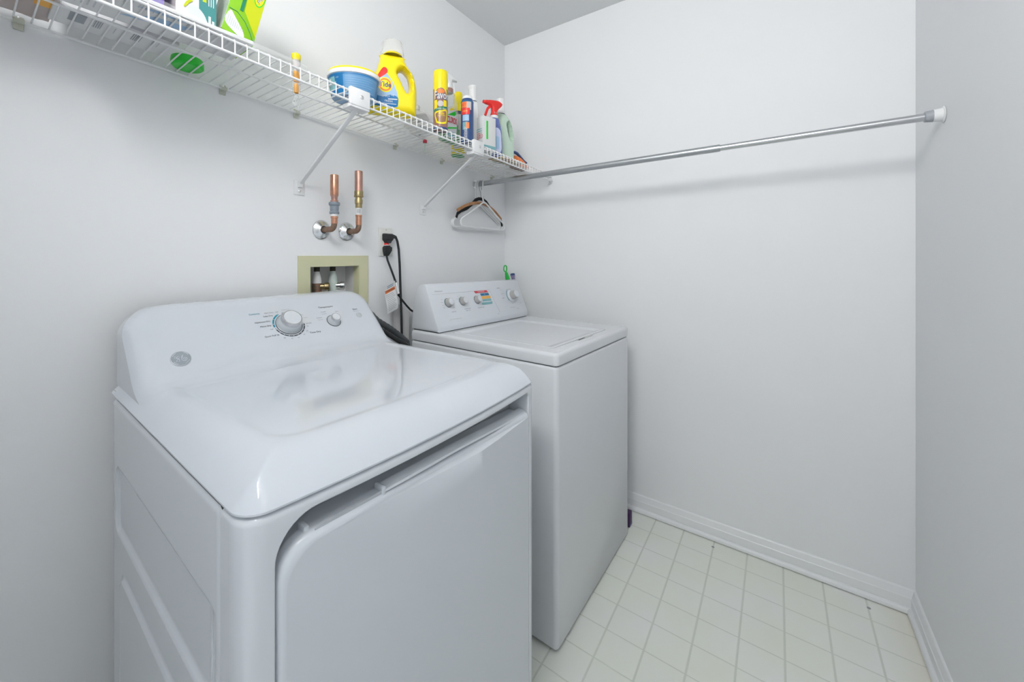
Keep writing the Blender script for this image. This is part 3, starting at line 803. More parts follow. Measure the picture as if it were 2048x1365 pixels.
brace(-.685, -.686, 1.412, 'white diagonal shelf brace above the wall outlet, nearer the hangers')

# ================================================================== COPPER WATER HAMMER ARRESTORS
def pipe_base(t, y):
    MB().lathe([(.035, .0005), (.0352, .002), (.033, .0055), (.026, .0095), (.017, .0135), (.0135, .0165), (.0128, .014)], 40, T=along((0, 0, 0), (0, -1, 0))).build('escutcheon', 'chrome', t)
t = thing('water_hammer_arrestor', 'bright copper pipe stub with grey coupling, left of the pair on the wall', 'pipe', (-1.190, 0, 1.298), group='copper pipe stubs on the wall'); pipe_base(t, 0)
yv = -.078
elb = [(0, 0.0, 0), (0, -.03, 0), (0, yv + .020, 0)] + [(0, yv + .020 - .020 * sin(a), .020 - .020 * cos(a)) for a in [q * PI / 12 for q in range(1, 7)]] + [(0, yv, .030)]
MB().tube(elb, .0098, 16).build('elbow', 'tarnish', t)
def stack(t, parts):
    for nm, pr, m in parts: MB().lathe(pr, 28, T=T_(0, yv, 0)).build(nm, m, t)
stack(t, [('stub', [(.0108, .018), (.0108, .036), (.0122, .037), (.0122, .0430), (0, .043)], 'copper'),
          ('tape', [(.0112, .042), (.0118, .044), (.0118, .051), (.0112, .053)], 'white'),
          ('coupling', [(.0155, .0515), (.0162, .0525), (.0162, .0580), (.0138, .060), (.0148, .078), (.0180, .081), (.0186, .0885), (.0170, .0905), (.0, .0905)], 'greyplast'),
          ('reducer', [(.0122, .090), (.0130, .0935), (.0130, .0965), (.0105, .098), (.0108, .108), (.0136, .1145)], 'oldcopper'),
          ('tube', [(.0134, .1135), (.0137, .117), (.0137, .1815), (.0130, .1835), (.0105, .1840), (.0100, .181), (0, .179)], 'copper')])
t = thing('water_hammer_arrestor', 'taller dull copper pipe stub with brass fittings, right of the pair on the wall', 'pipe', (-1.086, 0, 1.296), group='copper pipe stubs on the wall'); pipe_base(t, 0)
yv = -.072
elb = [(0, 0.0, 0), (0, -.03, 0), (0, yv + .020, 0)] + [(0, yv + .020 - .020 * sin(a), .020 - .020 * cos(a)) for a in [q * PI / 12 for q in range(1, 7)]] + [(0, yv, .030)]
MB().tube(elb, .0098, 16).build('elbow', 'tarnish', t)
stack(t, [('stub', [(.0108, .022), (.0108, .052), (.0120, .053), (.0120, .058), (0, .058)], 'copper'),
          ('wrapped_pipe', [(.0108, .058), (.0112, .059), (.0112, .083), (.0105, .084)], 'paper'),
          ('brass_adapter', [(.0115, .083), (.0120, .085), (.0120, .098), (.0135, .099), (.0140, .112), (.0120, .116), (.0118, .121), (.0165, .123), (.0168, .127), (.0155, .129), (.0155, .144), (0, .144)], 'brass'),
          ('tube', [(.0139, .143), (.0139, .214), (.0132, .2165), (.0106, .217), (.0102, .214), (0, .212)], 'oldcopper')])
b = MB()
for q in range(4): b.box(-.0008, .0008, -.0121, -.0112, .064, .079, T=T_(0, yv, 0) @ Matrix.Rotation(R(-62 + q * 16), 4, 'Z'))
b.build('pipe_print', 'greyprint', t, smooth=0)

# ================================================================== WASHER SUPPLY BOX
t = thing('supply_box', 'cream recessed plumbing box with two valves in the wall behind the dryer', 'plumbing box', (-1.135, 0, 1.10))
b = MB()
ox0, ox1, oz0, oz1 = -.143, .143, -.125, .107; ix0, ix1, iz0, iz1 = -.100, .100, -.085, .069
b.box(ox0, ox1, -.006, -.0003, iz1, oz1).box(ox0, ox1, -.006, -.0003, oz0, iz0).box(ox0, ix0, -.006, -.0003, iz0, iz1).box(ix1, ox1, -.006, -.0003, iz0, iz1)
b.box(ix1 - .001, ix1 + .0015, -.0008, .030, iz0, iz1).box(ix0 - .0015, ix0 + .001, -.0008, .030, iz0, iz1).box(ix0, ix1, -.0008, .03, iz1 - .001, iz1 + .0008)
b.build('frame', 'boxcream', t)
c = MB(); c.box(ix0, ix1, .078, .081, iz0, iz1).box(ix0, ix0 + .002, .029, .08, iz0, iz1).box(ix1 - .002, ix1, .029, .08, iz0, iz1).box(ix0, ix1, .029, .08, iz1 - .002, iz1).box(ix0, ix1, .029, .08, iz0, iz0 + .002); c.build('box', 'boxin', t)
def valve(x, m1, m2, m3, nm):
    q = MB().lathe([(.0105, .066), (.0105, .050), (0, .050)], 18, T=T_(x, .045, 0)).build(nm, 'blackmetal', t)
    MB().lathe([(.0092, .051), (.0100, .044), (.0128, .038), (.0158, .020), (.0162, .008), (0, .008)], 20, T=T_(x, .045, 0)).build('stem_wrap', m1, q)
    MB().lathe([(.0162, .008), (.0165, .0), (.0165, -.05), (.014, -.06), (0, -.06)], 20, T=T_(x, .045, 0)).build('valve_body', m2, q)
    MB().lathe([(.0105, -.016), (.0105, .012), (.0140, .014), (.0140, .026), (.0125, .0285), (.0110, .029), (.0110, .024), (0, .024)], 20, T=along((x + .010, .036, -.004), (.80, -.60, 0))).build('outlet', m3, q)
valve(-.045, 'paper', 'tarnish', 'brass', 'hot_valve'); valve(.020, 'verdigris', 'verdigris', 'chrome', 'cold_valve')

# ================================================================== WALL OUTLET, PLUGS, CORDS
t = thing('wall_outlet', 'ivory duplex outlet plate on the wall with two black plugs in it', 'outlet', (-.902, 0, 1.263))
b = MB(); b.box(-.036, .036, -.006, 0, -.058, .058, bev=.003, seg=3); b.box(-.0175, .0175, -.0075, -.003, -.036, .036, bev=.002); b.build('cover_plate', 'ivory', t)
MB().lathe([(.003, 0), (.0026, .001), (0, .0014)], 12, T=along((0, -.006, .049), (0, -1, 0))).build('screw', 'lightprint', t)
t = thing('power_cord', 'thick black power cord with flat plug, hanging straight down from the upper outlet', 'power cord', (-.902, 0, 1.263))
b = MB(); b.ring([[(a, y, c) for a, c in rrect(-.022 + i, .020 - i, .004 + i, .034 - i, .006, 4)] for y, i in ((-.0080, .0), (-.014, .0), (-.028, .001), (-.034, .005))])
b.ring([[(x, -.020 + yy, zz) for yy, zz in rrect(-.009 + i, .009 - i, .014, .032 - i * 2, .003, 4)] for x, i in ((.014, 0), (.024, .001), (.033, .003))])
b.prism([(-.020, .006), (.012, .006), (.004, -.006), (-.012, -.006)], -.030, -.010)
b.build('plug', 'black', t)
MB().tube([(.030, -.020, .025), (.036, -.022, .022), (.042, -.026, .004), (.046, -.030, -.03), (.0475, -.034, -.09), (.047, -.040, -.20), (.0455, -.047, -.32), (.044, -.052, -.42), (.040, -.052, -.55)], .0050, 12).build('cable', 'black', t)
b = MB(); b.box(-.017, -.003, -.026, -.012, -.0125, -.0055, 'red', bev=.001).box(-.016, -.004, -.026, -.0085, -.018, -.012, 'paper', bev=.001); b.build('plug_tag', None, t)
t = thing('appliance_cord', 'thin black cord with tapered plug and paper warning tag, in the lower outlet', 'power cord', (-.902, 0, 1.263))
b = MB(); b.ring([[(x0 + a, yy, z) for a, yy in rrect(-w_, w_, -.032 + q, -.0082, .004, 4)] for z, w_, x0, q in ((-.0195, .0145, -.006, .004), (-.023, .0175, -.006, 0), (-.036, .0165, -.006, 0), (-.050, .011, -.008, .004), (-.057, .008, -.009, .008))])
b.box(-.019, .005, -.030, -.0082, -.027, -.015, bev=.004)
b.build('plug', 'black', t)
MB().tube([(-.010, -.020, -.054), (-.008, -.024, -.075), (.000, -.032, -.105), (.010, -.040, -.140), (.018, -.045, -.168)], .0042, 10).build('cable', 'black', t)
MB().tube([(.017, -.045, -.165), (.019, -.047, -.175), (.027, -.05, -.21)], .0048, 10).build('sleeve', 'white', t)
tg = MB()
def tagp(a, b_): return (-.030 + .047 * a - .012 * b_ + .004 * sin(3 * b_), -.052 + .010 * b_ - .006 * a, -.178 - .014 * a + .012 - .118 * b_ + .014 * (1 - a) * (1 - b_))
def tagq(p): return Vector((-.048 + .050 * p[0] + .014 * p[1], -.052 + .004 * sin(6 * p[1]) - .006 * p[0], -.176 + .020 * p[0] - .112 * p[1]))
tg.grid(6, 14, lambda a, b_: tuple(tagq((a, b_))), 'paper')
def tbar(a0, a1, b0, b1, m): tg.grid(3, 2, lambda a, b_: tuple(tagq((a0 + (a1 - a0) * a, b0 + (b1 - b0) * b_)) + Vector((0, -.0007, 0))), m)
tbar(.06, .95, .19, .30, 'orange')
for q in range(10): tbar(.10, .75 + .2 * ((q * 7) % 3) / 3, .36 + q * .058, .375 + q * .058, 'greyprint')
for q in range(2): tbar(.25, .8, .06 + q * .06, .08 + q * .06, 'blueprint')
tg.text('WARNING', .010, 'dark', fn=None, T=frame(tagq((.5, .245)) + Vector((0, -.0016, 0)), (.048, -.006, .016), (-.016, 0, .048)), thick=.0001)
tg.build('warning_tag', None, t, fixn=False)
t = thing('thin_cord', 'thin black cord curving down behind the thick cord to the washing machine', 'cord', (-.855, -.055, 1.02))
MB().tube([(-.019, .004, .026), (-.010, .002, .012), (.004, 0, -.004), (.022, 0, -.022), (.045, .004, -.040), (.075, .01, -.055)], .0042, 10).build('cable', 'black', t)
MB().lathe([(.0055, 0), (.0055, .01), (0, .01)], 12, T=along((-.021, .004, .029), (.7, 0, -.8))).build('cable_end', 'black', t)
# drain hose and vent duct in the gap behind the machines
t = thing('drain_hose', 'dark grey ribbed hose slanting down behind the dryer toward the washing machine', 'hose', (-.962, -.10, .92))
hp = [Vector((-.115, .015, .105)), Vector((-.06, .006, .047)), Vector((0, 0, .008)), Vector((.05, -.004, -.030)), Vector((.078, -.006, -.055)), Vector((.09, -.006, -.10)), Vector((.09, 0, -.2))]
pts = []
for i in range(len(hp) - 1):
    for q in range(14): pts.append(hp[i].lerp(hp[i + 1], q / 14))
MB().tube(pts, [.0118 + .0006 * sin(i * 1.6) for i in range(len(pts))], 16).build('tube', 'dgrey', t)
t = thing('water_hose', 'smooth black hose below the ribbed hose behind the dryer', 'hose', (-.95, -.14, .88))
MB().tube([(-.10, .02, .07), (-.06, .01, .045), (-.02, 0, .015), (.02, -.006, -.010), (.06, -.008, -.04), (.07, 0, -.12)], .009, 12).build('tube', 'black', t)
t = thing('plastic_sheet', 'pale grey plastic sheet hanging behind the thin black cord, against the washing machine side', 'plastic sheet', (-.855, -.030, 1.02))
def shp(i, j):
    x = -.030 + .085 * i; zt = .020 - .072 * i ** .8
    return (x, .006 * cos(5 * x / .085) + .004 * j, zt - (.25 + zt * .9) * j)
b = MB(); b.grid(16, 12, shp); b.grid(16, 12, lambda i, j: tuple(Vector(shp(i, j)) + Vector((0, .0015, 0)))); b.build('sheet', 'boxin', t)

# ================================================================== HANGERS ON THE ROD
def hook(b, r, wire, top, m=None, n=14, y=0): b.tube([(r * cos(a), y, top + r * sin(a)) for a in [R(-35) + q * R(235) / n for q in range(n + 1)]][::1] , wire, 8, m)
RODX = -.290
def rodz(y): return 1.582 - .0128 * y
def tubular(y, rz, label, tilt=0.0):
    t = thing('plastic_hanger', label, 'clothes hanger', (RODX, y, rodz(y) + .0135), (0, tilt, rz), group='white plastic hangers')
    b = MB(); r = .0042
    # hook: over the rod then neck
    hk = [(.016 * cos(a) + .002, 0, -.0135 + .0185 * sin(a)) for a in [R(-20) + q * R(205) / 14 for q in range(15)]]
    hk += [(-.0175, 0, -.045), (-.0170, 0, -.085), (-.012, 0, -.103), (.004, 0, -.118)]
    b.tube(hk, .0038, 10); b.build('hook', 'white', t)
    A, B, C = (0, -.112), (-.205, -.222), (.205, -.222)
    loop = []
    for (x, z, rr, a0, a1) in ((-.192, -.228, .020, R(120), R(275)), (.192, -.228, .020, R(-95), R(60))):
        loop += [(x + rr * cos(a0 + (a1 - a0) * q / 8), 0, z + rr * sin(a0 + (a1 - a0) * q / 8)) for q in range(9)]
    loop += [(.10, 0, -.160), (.02, 0, -.118), (0, 0, -.112), (-.02, 0, -.118), (-.10, 0, -.160)]
    MB().tube(loop, .0042, 10, closed=True).build('frame', 'white', t)
    return t
tubular(-.060, R(3.5), 'front white plastic tube hanger, nearest the camera on the rod')
tubular(-.028, R(-.6), 'second white plastic hanger, just behind the front white one')
tubular(-.0165, R(.3), 'rearmost white plastic hanger, against the wall')
t = thing('velvet_hanger', 'black velvet hanger with curved shoulders among the white hangers', 'clothes hanger', (RODX, -.0385, rodz(-.0385) + .0135), (0, 0, R(.5)))
b = MB(); hk = [(.016 * cos(a), 0, -.0135 + .0165 * sin(a)) for a in [R(-20) + q * R(205) / 14 for q in range(15)]] + [(-.0160, 0, -.03), (-.006, 0, -.06), (.002, 0, -.105)]
b.tube(hk, .0016, 8); b.build('hook', 'greyprint', t)
arm = [(-.205, -.205), (-.196, -.185), (-.17, -.170), (-.12, -.152), (-.08, -.128), (-.05, -.104), (-.02, -.094), (0, -.093), (.02, -.094), (.05, -.104), (.08, -.128), (.12, -.152), (.16, -.168), (.185, -.180), (.198, -.200), (.204, -.225)]
MB().tube([(x, 0, z) for x, z in arm], .006, 10, flat=(.0085, .0026), up=(-.6, 0, .8)).build('shoulder', 'velvet', t)
t = thing('wooden_hanger', 'brown wooden hanger with curved arms hanging among the white hangers', 'clothes hanger', (RODX, -.0490, rodz(-.049) + .0135), (0, R(2), R(2.0)))
b = MB(); hk = [(.0165 * cos(a), 0, -.0135 + .0160 * sin(a)) for a in [R(-20) + q * R(205) / 14 for q in range(15)]] + [(-.0160, 0, -.03), (-.002, 0, -.052), (.012, 0, -.085), (.014, 0, -.120)]
b.tube(hk, .0015, 8); b.build('hook', 'greyprint', t)
arm = [(-.004 + .2 * k / 10, -.1180 - .060 * abs(k / 10) ** 1.9) for k in range(-10, 11)]
MB().tube([(x, .004 * (abs(x) / .2) ** 2, z) for x, z in arm], .006, 14, flat=(.0078, .0058), up=(0, 0, 1)).build('shoulder', 'wood', t)

# ================================================================== TOOLS BEHIND THE WASHING MACHINE
t = thing('green_brush', 'bright green brush handle with ring end sticking up behind the washing machine', 'brush', (-.066, -.060, 1.05))
b = MB(); b.tube([(-.022 + .0155 * cos(a), 0, .083 + .0175 * sin(a)) for a in [q * 2 * PI / 20 for q in range(20)]], .0036, 8, closed=True); b.build('ring', 'greengrip', t)
MB().tube([(-.016, 0, .066), (-.012, 0, .058), (-.004, 0, .040), (.006, 0, .015), (.014, 0, -.02), (.03, 0, -.30)], [.004, .008, .0115, .0140, .0130, .010], 14).build('handle', 'greengrip', t)
t = thing('lilac_brush', 'dull purple handle with dark cup end beside the green brush handle', 'brush', (-.022, -.075, 1.04))
MB().lathe([(.0125, .058), (.0125, .050), (.0095, .042), (.0090, .020), (.0115, 0), (.010, -.25), (0, -.25)], 18, T=Matrix.Rotation(R(-12), 4, 'Y')).build('handle', 'lilac', t)
MB().lathe([(.0095, .057), (.0132, .0575), (.0135, .062), (.0118, .064), (.0090, .060)], 18, T=Matrix.Rotation(R(-12), 4, 'Y')).build('cup', 'navy', t)
t = thing('storage_box', 'dark purple box on the floor between washing machine and baseboard', 'box', (-.152, -.752, 0))
b = MB(); b.box(0, .034, 0, .30, .0006, .062, 'dpurple', bev=.002); b.box(.0338, .0345, -.0002, .30, .006, .058, 'lavender'); b.box(.002, .0335, -.0004, 0, .003, .012, 'navy'); b.build('carton', None, t)

# ================================================================== THINGS ON THE SHELF
LIFT = .0079
def onshelf(name, label, cat, x, y, rz=0.0, group=None, dx=0.03, lift=0.0, tilt=0.0):
    """base resting on the deck wires, following the shelf's slope"""
    return thing(name, label, cat, (x, y, dz(x) + LIFT + lift), (0, R(1.8) + tilt, rz) if False else (0, tilt, rz), group)
def cyl(Rr, z0=0.0, lift=.0005, a0=0.0):
    def f(p):
        a = p[0] / Rr + a0; q = Rr + lift + p[2]
        return (q * sin(a), -q * cos(a), p[1] + z0)
    return f
def cpatch(b, Rr, a0, a1, z0, z1, m, lift=.0004, n=20, fz=None):
    """curved label patch, angles in degrees from the front (-y)"""
    def g(i, j):
        a = R(a0 + (a1 - a0) * i); z = z0 + (z1 - z0) * j
        rr = (Rr(z) if callable(Rr) else Rr) + lift
        return (rr * sin(a), -rr * cos(a), z)
    return b.grid(n, 6, g, m)
def cpoly(b, Rr, poly, m, lift=.0005, step=.004):
    """curved label of any outline: poly in (arc length, z)"""
    pd = densify(dedupe(poly), step)
    xs_ = [p[0] for p in pd]; zs_ = [p[1] for p in pd]
    ex_ = [(x, z) for x in [min(xs_) + step * i for i in range(int((max(xs_) - min(xs_)) / step) + 1)] for z in [min(zs_) + step * j for j in range(int((max(zs_) - min(zs_)) / step) + 1)]]
    V, F = cdt(pd, [], [p for p in ex_ if inside(p, pd) and dist_poly(p, pd) > step * .3])
    f = cyl(Rr, 0, lift); return b.add([f((x, z, 0)) for x, z in V], F, m)
class Pillow:
    """flat bottle: outline with optional handle holes, rounded thickness"""
    def __init__(s, outline, holes, T, r, step=.006, rh=None, p=2.0):
        s.out = densify(dedupe(outline), step); s.holes = [densify(dedupe(h), step) for h in holes]; s.T = T; s.r = r; s.rh = rh or r; s.p = p
        xs_ = [q[0] for q in s.out]; zs_ = [q[1] for q in s.out]
        ex_ = []; x = min(xs_)
        while x < max(xs_):
            z = min(zs_)
            while z < max(zs_):
                if s.d((x, z)) > step * .45: ex_.append((x, z))
                z += step
            x += step
        s.V, s.F = cdt(s.out, s.holes, ex_)
    def d(s, q):
        dd = dist_poly(q, s.out) / s.r
        for h in s.holes: dd = min(dd, dist_poly(q, h) / s.rh)
        return dd
    def y(s, q):
        t = min(1, s.d(q)); Tq = s.T(q) if callable(s.T) else s.T
        return Tq * (1 - (1 - t) ** s.p) ** .5
    def mesh(s, b, m=None):
        ys = [s.y(q) for q in s.V]
        b.add([(q[0], -y_, q[1]) for q, y_ in zip(s.V, ys)], s.F, m); b.add([(q[0], y_, q[1]) for q, y_ in zip(s.V, ys)], [tuple(reversed(f)) for f in s.F], m)
        return b
    def on(s, lift=.0006): return lambda p: (p[0], -s.y((p[0], p[1])) - lift - p[2], p[1])
    def patch(s, b, poly, m, lift=.0006, step=.005):
        pd = densify(dedupe(poly), step); xs_ = [q[0] for q in pd]; zs_ = [q[1] for q in pd]
        ex_ = [(min(xs_) + step * i, min(zs_) + step * j) for i in range(int((max(xs_) - min(xs_)) / step) + 1) for j in range(int((max(zs_) - min(zs_)) / step) + 1)]
        V, F = cdt(pd, [], [q for q in ex_ if inside(q, pd) and dist_poly(q, pd) > step * .3]); f = s.on(lift)
        b.add([f((x, z, 0)) for x, z in V], F, m); return b
    def text(s, b, txt, size, m, x, z, lift=.0008, rot=0.0, sx=1.0, bold=0.0):
        f = s.on(lift); c_, s_ = cos(rot), sin(rot)
        b.text(txt, size, m, fn=lambda p: f((x + p[0] * sx * c_ - p[1] * s_, z + p[0] * sx * s_ + p[1] * c_, p[2])), thick=.0001, bold=bold)
def ell(cx, cz, a, b_, n=28, rot=0.0): return [(cx + a * cos(2 * PI * k / n) * cos(rot) - b_ * sin(2 * PI * k / n) * sin(rot), cz + a * cos(2 * PI * k / n) * sin(rot) + b_ * sin(2 * PI * k / n) * cos(rot)) for k in range(n)]
def smoothloop(pts, n=4):
    out = []; N = len(pts)
    for i in range(N):
        p0, p1, p2, p3 = pts[i - 1], pts[i], pts[(i + 1) % N], pts[(i + 2) % N]
        for k in range(n):
            t = k / n
            out.append(tuple(.5 * (2 * p1[c] + (p2[c] - p0[c]) * t + (2 * p0[c] - 5 * p1[c] + 4 * p2[c] - p3[c]) * t * t + (3 * p1[c] - p0[c] - 3 * p2[c] + p3[c]) * t ** 3) for c in (0, 1)))
    return out

# --- detergent bottle with handle
t = onshelf('detergent_bottle', 'large yellow detergent bottle with loop handle and clear cap, behind the oval tub', 'detergent', -1.068, -.232, R(-32)); t.scale = (.95, .95, .945)
P = Pillow(smoothloop([(-.078, .000), (0, -.0005), (.074, .000), (.0835, .012), (.087, .06), (.0855, .105), (.074, .150), (.055, .178), (.046, .194), (.0425, .207), (.0415, .214), (-.0415, .214), (-.0435, .205), (-.049, .180), (-.060, .145), (-.076, .09), (-.085, .03), (-.0845, .010)], 4),
           [smoothloop([(.016, .152), (.032, .168), (.050, .155), (.060, .126), (.058, .097), (.050, .080), (.040, .092), (.028, .118), (.018, .136)], 4)], lambda q: .043 - .012 * sstep(.12, .21, q[1]), .030, .006, .0135)
P.mesh(MB()).build('body', 'yellow', t, smooth=60)
MB().lathe([(.036, .212), (.0345, .217), (.024, .220), (.022, .228), (0, .229)], 28, T=T_(0, 0, 0)).build('neck', 'yellow', t)
MB().lathe([(.0400, .2145), (.0405, .226), (.0390, .230), (.0375, .258), (.034, .2625), (0, .2635)], 36).build('cap', 'milky', t)
lb = MB()
lab = smoothloop([(-.072, .020), (-.03, .017), (.006, .019), (.013, .028), (.012, .060), (.000, .095), (-.018, .122), (-.030, .134), (-.050, .12), (-.066, .08), (-.073, .04)], 4)
P.patch(lb, lab, 'ltblue', .0006)
P.patch(lb, smoothloop([(-.071, .021), (-.03, .018), (.005, .020), (.0122, .029), (.012, .052), (-.01, .060), (-.04, .05), (-.068, .052)], 4), 'blue', .0010)
P.patch(lb, smoothloop([(-.060, .118), (-.048, .116), (-.026, .134), (-.024, .147), (-.032, .155), (-.042, .150)], 3), 'red', .0012)
for r_, m_, lf_ in ((.0255, 'yellow', .0012), (.0215, 'orange', .0015), (.0165, 'yellow', .0018)): P.patch(lb, ell(-.032, .092, r_, r_ * 1.02), m_, lf_)
lb.build('label', None, t, smooth=60, fixn=False)
lt = MB(); P.text(lt, 'Tide', .025, 'navy', -.032, .092, .0024, sx=.92, bold=.02); P.text(lt, 'SIMPLY', .009, 'paper', -.030, .052, .0016); P.text(lt, 'FRESH', .010, 'paper', -.020, .036, .0016); P.text(lt, 'HE', .009, 'paper', -.006, .058, .0016)
P.patch(lt, [(-.022, .042), (.010, .044), (.010, .0475), (-.022, .0455)], 'paper', .0015); P.patch(lt, [(-.045, .026), (.006, .027), (.006, .029), (-.045, .028)], 'paper', .0015)
lt.build('lettering', None, t, smooth=0, fixn=False)

# --- oval tub of laundry packs
t = onshelf('detergent_tub', 'low oval tub with yellow lid, white rim and blue label, at the first shelf brace', 'tub', -1.222, -.230, R(-36)); t.scale = (1, 1, .80)
SXT, SYT = .0760, .064
def tub_r(z): return .86 + .14 * min(1, z / .080)
b = MB(); b.lathe([(0, .0), (.82, .0), (.86, .004), (tub_r(.02), .02), (tub_r(.05), .05), (tub_r(.080), .080)], 64, sx=SXT, sy=SYT); b.build('tub_body', 'ltblue', t)
lb = MB()
def tpatch(a0, a1, z0, z1, m, lift=.0006, n=30):
    lb.grid(n, 5, lambda i, j: ((SXT + lift) * tub_r(z0 + (z1 - z0) * j) * cos(R(a0 + (a1 - a0) * i)), (SYT + lift) * tub_r(z0 + (z1 - z0) * j) * sin(R(a0 + (a1 - a0) * i)), z0 + (z1 - z0) * j), m)
tpatch(170, 350, .006, .076, 'blue'); tpatch(245, 335, .010, .070, 'midblue', .0010)
for q in range(7): tpatch(250, 330 - (q * 11) % 30, .062 - q * .008, .0630 - q * .008, 'ltblue', .0014)
tpatch(180, 222, .020, .066, 'lteal', .0010); tpatch(186, 196, .012, .022, 'yellow', .0014); tpatch(200, 208, .045, .060, 'paper', .0014); tpatch(188, 194, .034, .050, 'dark', .0014)
def ttext(s_, size, a, z, m):
    ac = R(a)
    def f(p):
        rr = tub_r(z); aa = ac + p[0] / (SXT * .9)
        return ((SXT + .0016) * rr * cos(aa), (SYT + .0016) * rr * sin(aa), z + p[1])
    lb.text(s_, size, m, fn=f, thick=.0001)
ttext('PODS', .020, 205, .040, 'paper'); ttext('HE', .008, 230, .060, 'paper')
lb.build('label', None, t, smooth=60, fixn=False)
MB().lathe([(1.0, .078), (1.045, .079), (1.05, .090), (1.03, .094), (.98, .094)], 64, sx=SXT, sy=SYT).build('rim', 'white', t)
MB().lathe([(1.02, .0935), (1.02, .098), (.99, .102), (.93, .104), (.6, .106), (0, .1065)], 64, sx=SXT, sy=SYT).build('lid', 'yellow', t)

# --- translucent net bag
t = onshelf('net_bag', 'crumpled translucent white mesh bag lying between the yellow bottle and the polish can', 'bag', -.866, -.166, R(-40)); t.scale = (.9, .9, .95)
b = MB()
def bag(i, j):
    a = 2 * PI * i; p_ = PI * j
    r_ = .060 * (1 + .16 * sin(3 * a + 1) + .10 * sin(5 * a + 4 * p_) + .08 * sin(9 * p_ + a))
    return (r_ * 1.15 * sin(p_) * cos(a), r_ * .75 * sin(p_) * sin(a), .049 - .0485 * cos(p_) * (1 + .12 * sin(4 * a)))
b.grid(40, 24, bag); b.build('pouch', 'mesh', t, smooth=20)
b = MB()
for q in range(16): b.tube([tuple(Vector(bag(.66 + .16 * k / 8, .42 + q * .018)) * 1.012) for k in range(9)], .0004, 4)
for q in range(12): b.tube([tuple(Vector(bag(.66 + .16 * q / 11, .42 + .27 * k / 10)) * 1.012) for k in range(11)], .0004, 4)
b.build('netting', 'lightprint', t)
MB().lathe([(.011, .092), (.010, .108), (.0125, .110), (.0125, .124), (.009, .128), (0, .128)], 20, T=T_(-.030, .01, .0) @ Matrix.Rotation(R(8), 4, 'Y')).build('drawstring_knot', 'mesh', t)
MB().tube([(-.012, -.030, .012), (-.006, -.034, .045), (.008, -.026, .080), (.012, -.016, .094)], .006, 8).build('strap', 'white', t)

# --- polish can
t = onshelf('polish_can', 'brown and yellow furniture polish aerosol can with domed yellow cap', 'spray can', -.866, -.270, R(-40))
RC = .0272
MB().lathe([(0, .001), (.024, .001), (.0268, .003), (.0272, .006), (RC, .150), (.0268, .152)], 40).build('can', 'brown', t)
MB().lathe([(.0276, .0), (.0280, .002), (.0280, .006), (.0274, .007)], 40).build('base_rim', 'navy', t)
MB().lathe([(.0274, .150), (.0278, .153), (.0276, .209), (.0262, .2185), (.020, .2225), (0, .2235)], 40).build('cap', 'yellow', t)
lb = MB()
cpatch(lb, RC, -62, 46, .108, .150, 'yellow'); cpoly(lb, RC, smoothloop([(-.024, .108), (.020, .108), (.020, .128), (.010, .146), (-.004, .150), (-.018, .143), (-.025, .126)], 4), 'brown', .0008)
cpoly(lb, RC, ell(-.003, .138, .015, .008), 'orange', .0010)
cpatch(lb, RC, -62, -34, .070, .106, 'yellow', .0006); cpatch(lb, RC, 16, 46, .070, .106, 'yellow', .0006)
cpoly(lb, RC, ell(-.004, .092, .012, .011), 'beige', .0009)
cpoly(lb, RC, [(-.030, .062), (-.010, .069), (.022, .073), (.022, .084), (-.010, .079), (-.030, .072)], 'dgreen', .0010)
cpoly(lb, RC, smoothloop([(-.027, .060), (.0, .067), (.024, .070), (.022, .03), (.018, .021), (.0, .017), (-.018, .021), (-.022, .03)], 4), 'yellow', .0008)
cpoly(lb, RC, smoothloop([(-.022, .056), (.0, .062), (.019, .064), (.017, .033), (.014, .027), (.0, .023), (-.014, .027), (-.017, .033)], 4), 'brown', .0011)
cpoly(lb, RC, ell(-.001, .056, .012, .004), 'gold', .0014)
lb.build('label', None, t, smooth=60, fixn=False)
lt = MB(); lt.text('Favor', .0400, 'navy', fn=cyl(RC, .1210, .0012, .05), thick=.0001, sx=.62, bold=.045); lt.text('Favor', .0400, 'paper', fn=cyl(RC, .1220, .0018, .03), thick=.0001, sx=.62, bold=.012)
lt.text('pretty shine', .0095, 'paper', fn=cyl(RC, .0745, .0014), thick=.0001, sx=.85); lt.text('LEMON', .0085, 'yellow', fn=cyl(RC, .048, .0015), thick=.0001)
for q in range(4): lt.text('polish & clean', .0040, 'gold', fn=cyl(RC, .041 - q * .0045, .0015), thick=.0001)
lt.build('lettering', None, t, smooth=0, fixn=False)

# --- trigger sprayer, clear with green liquid
def trigger_head(t, m_head, m_trig, z, s_=1.0, nm='trigger_head', txt=None):
    """nozzle points to local -x"""
    out = smoothloop([(-.050, .064), (-.050, .050), (-.034, .046), (-.016, .040), (-.014, .018), (-.0165, .000), (.0165, .000), (.0150, .018), (.024, .034), (.040, .050), (.042, .062), (.020, .072), (-.010, .071)], 3)
    P = Pillow([(x * s_, zz * s_) for x, zz in out], [], .0125 * s_, .012 * s_, .004)
    h = P.mesh(MB()).build(nm, m_head, t, smooth=60); h.location.z = z
    g = MB().tube([(-.020 * s_, 0, .042 * s_), (-.033 * s_, 0, .030 * s_), (-.040 * s_, 0, .012 * s_), (-.046 * s_, 0, -.004 * s_)], .0050 * s_, 10, flat=(.0062 * s_, .0035 * s_)).build('trigger', m_trig, h)
    MB().lathe([(.0075 * s_, 0), (.0075 * s_, .006 * s_), (.003 * s_, .007 * s_), (0, .005 * s_)], 16, T=along((-.050 * s_, 0, .057 * s_), (-1, 0, 0))).build('nozzle', m_head, h)
    return h, P
t = onshelf('spray_bottle', 'clear trigger bottle half full of green cleaner with white sprayer, behind the polish can', 'spray bottle', -.726, -.192, R(180))
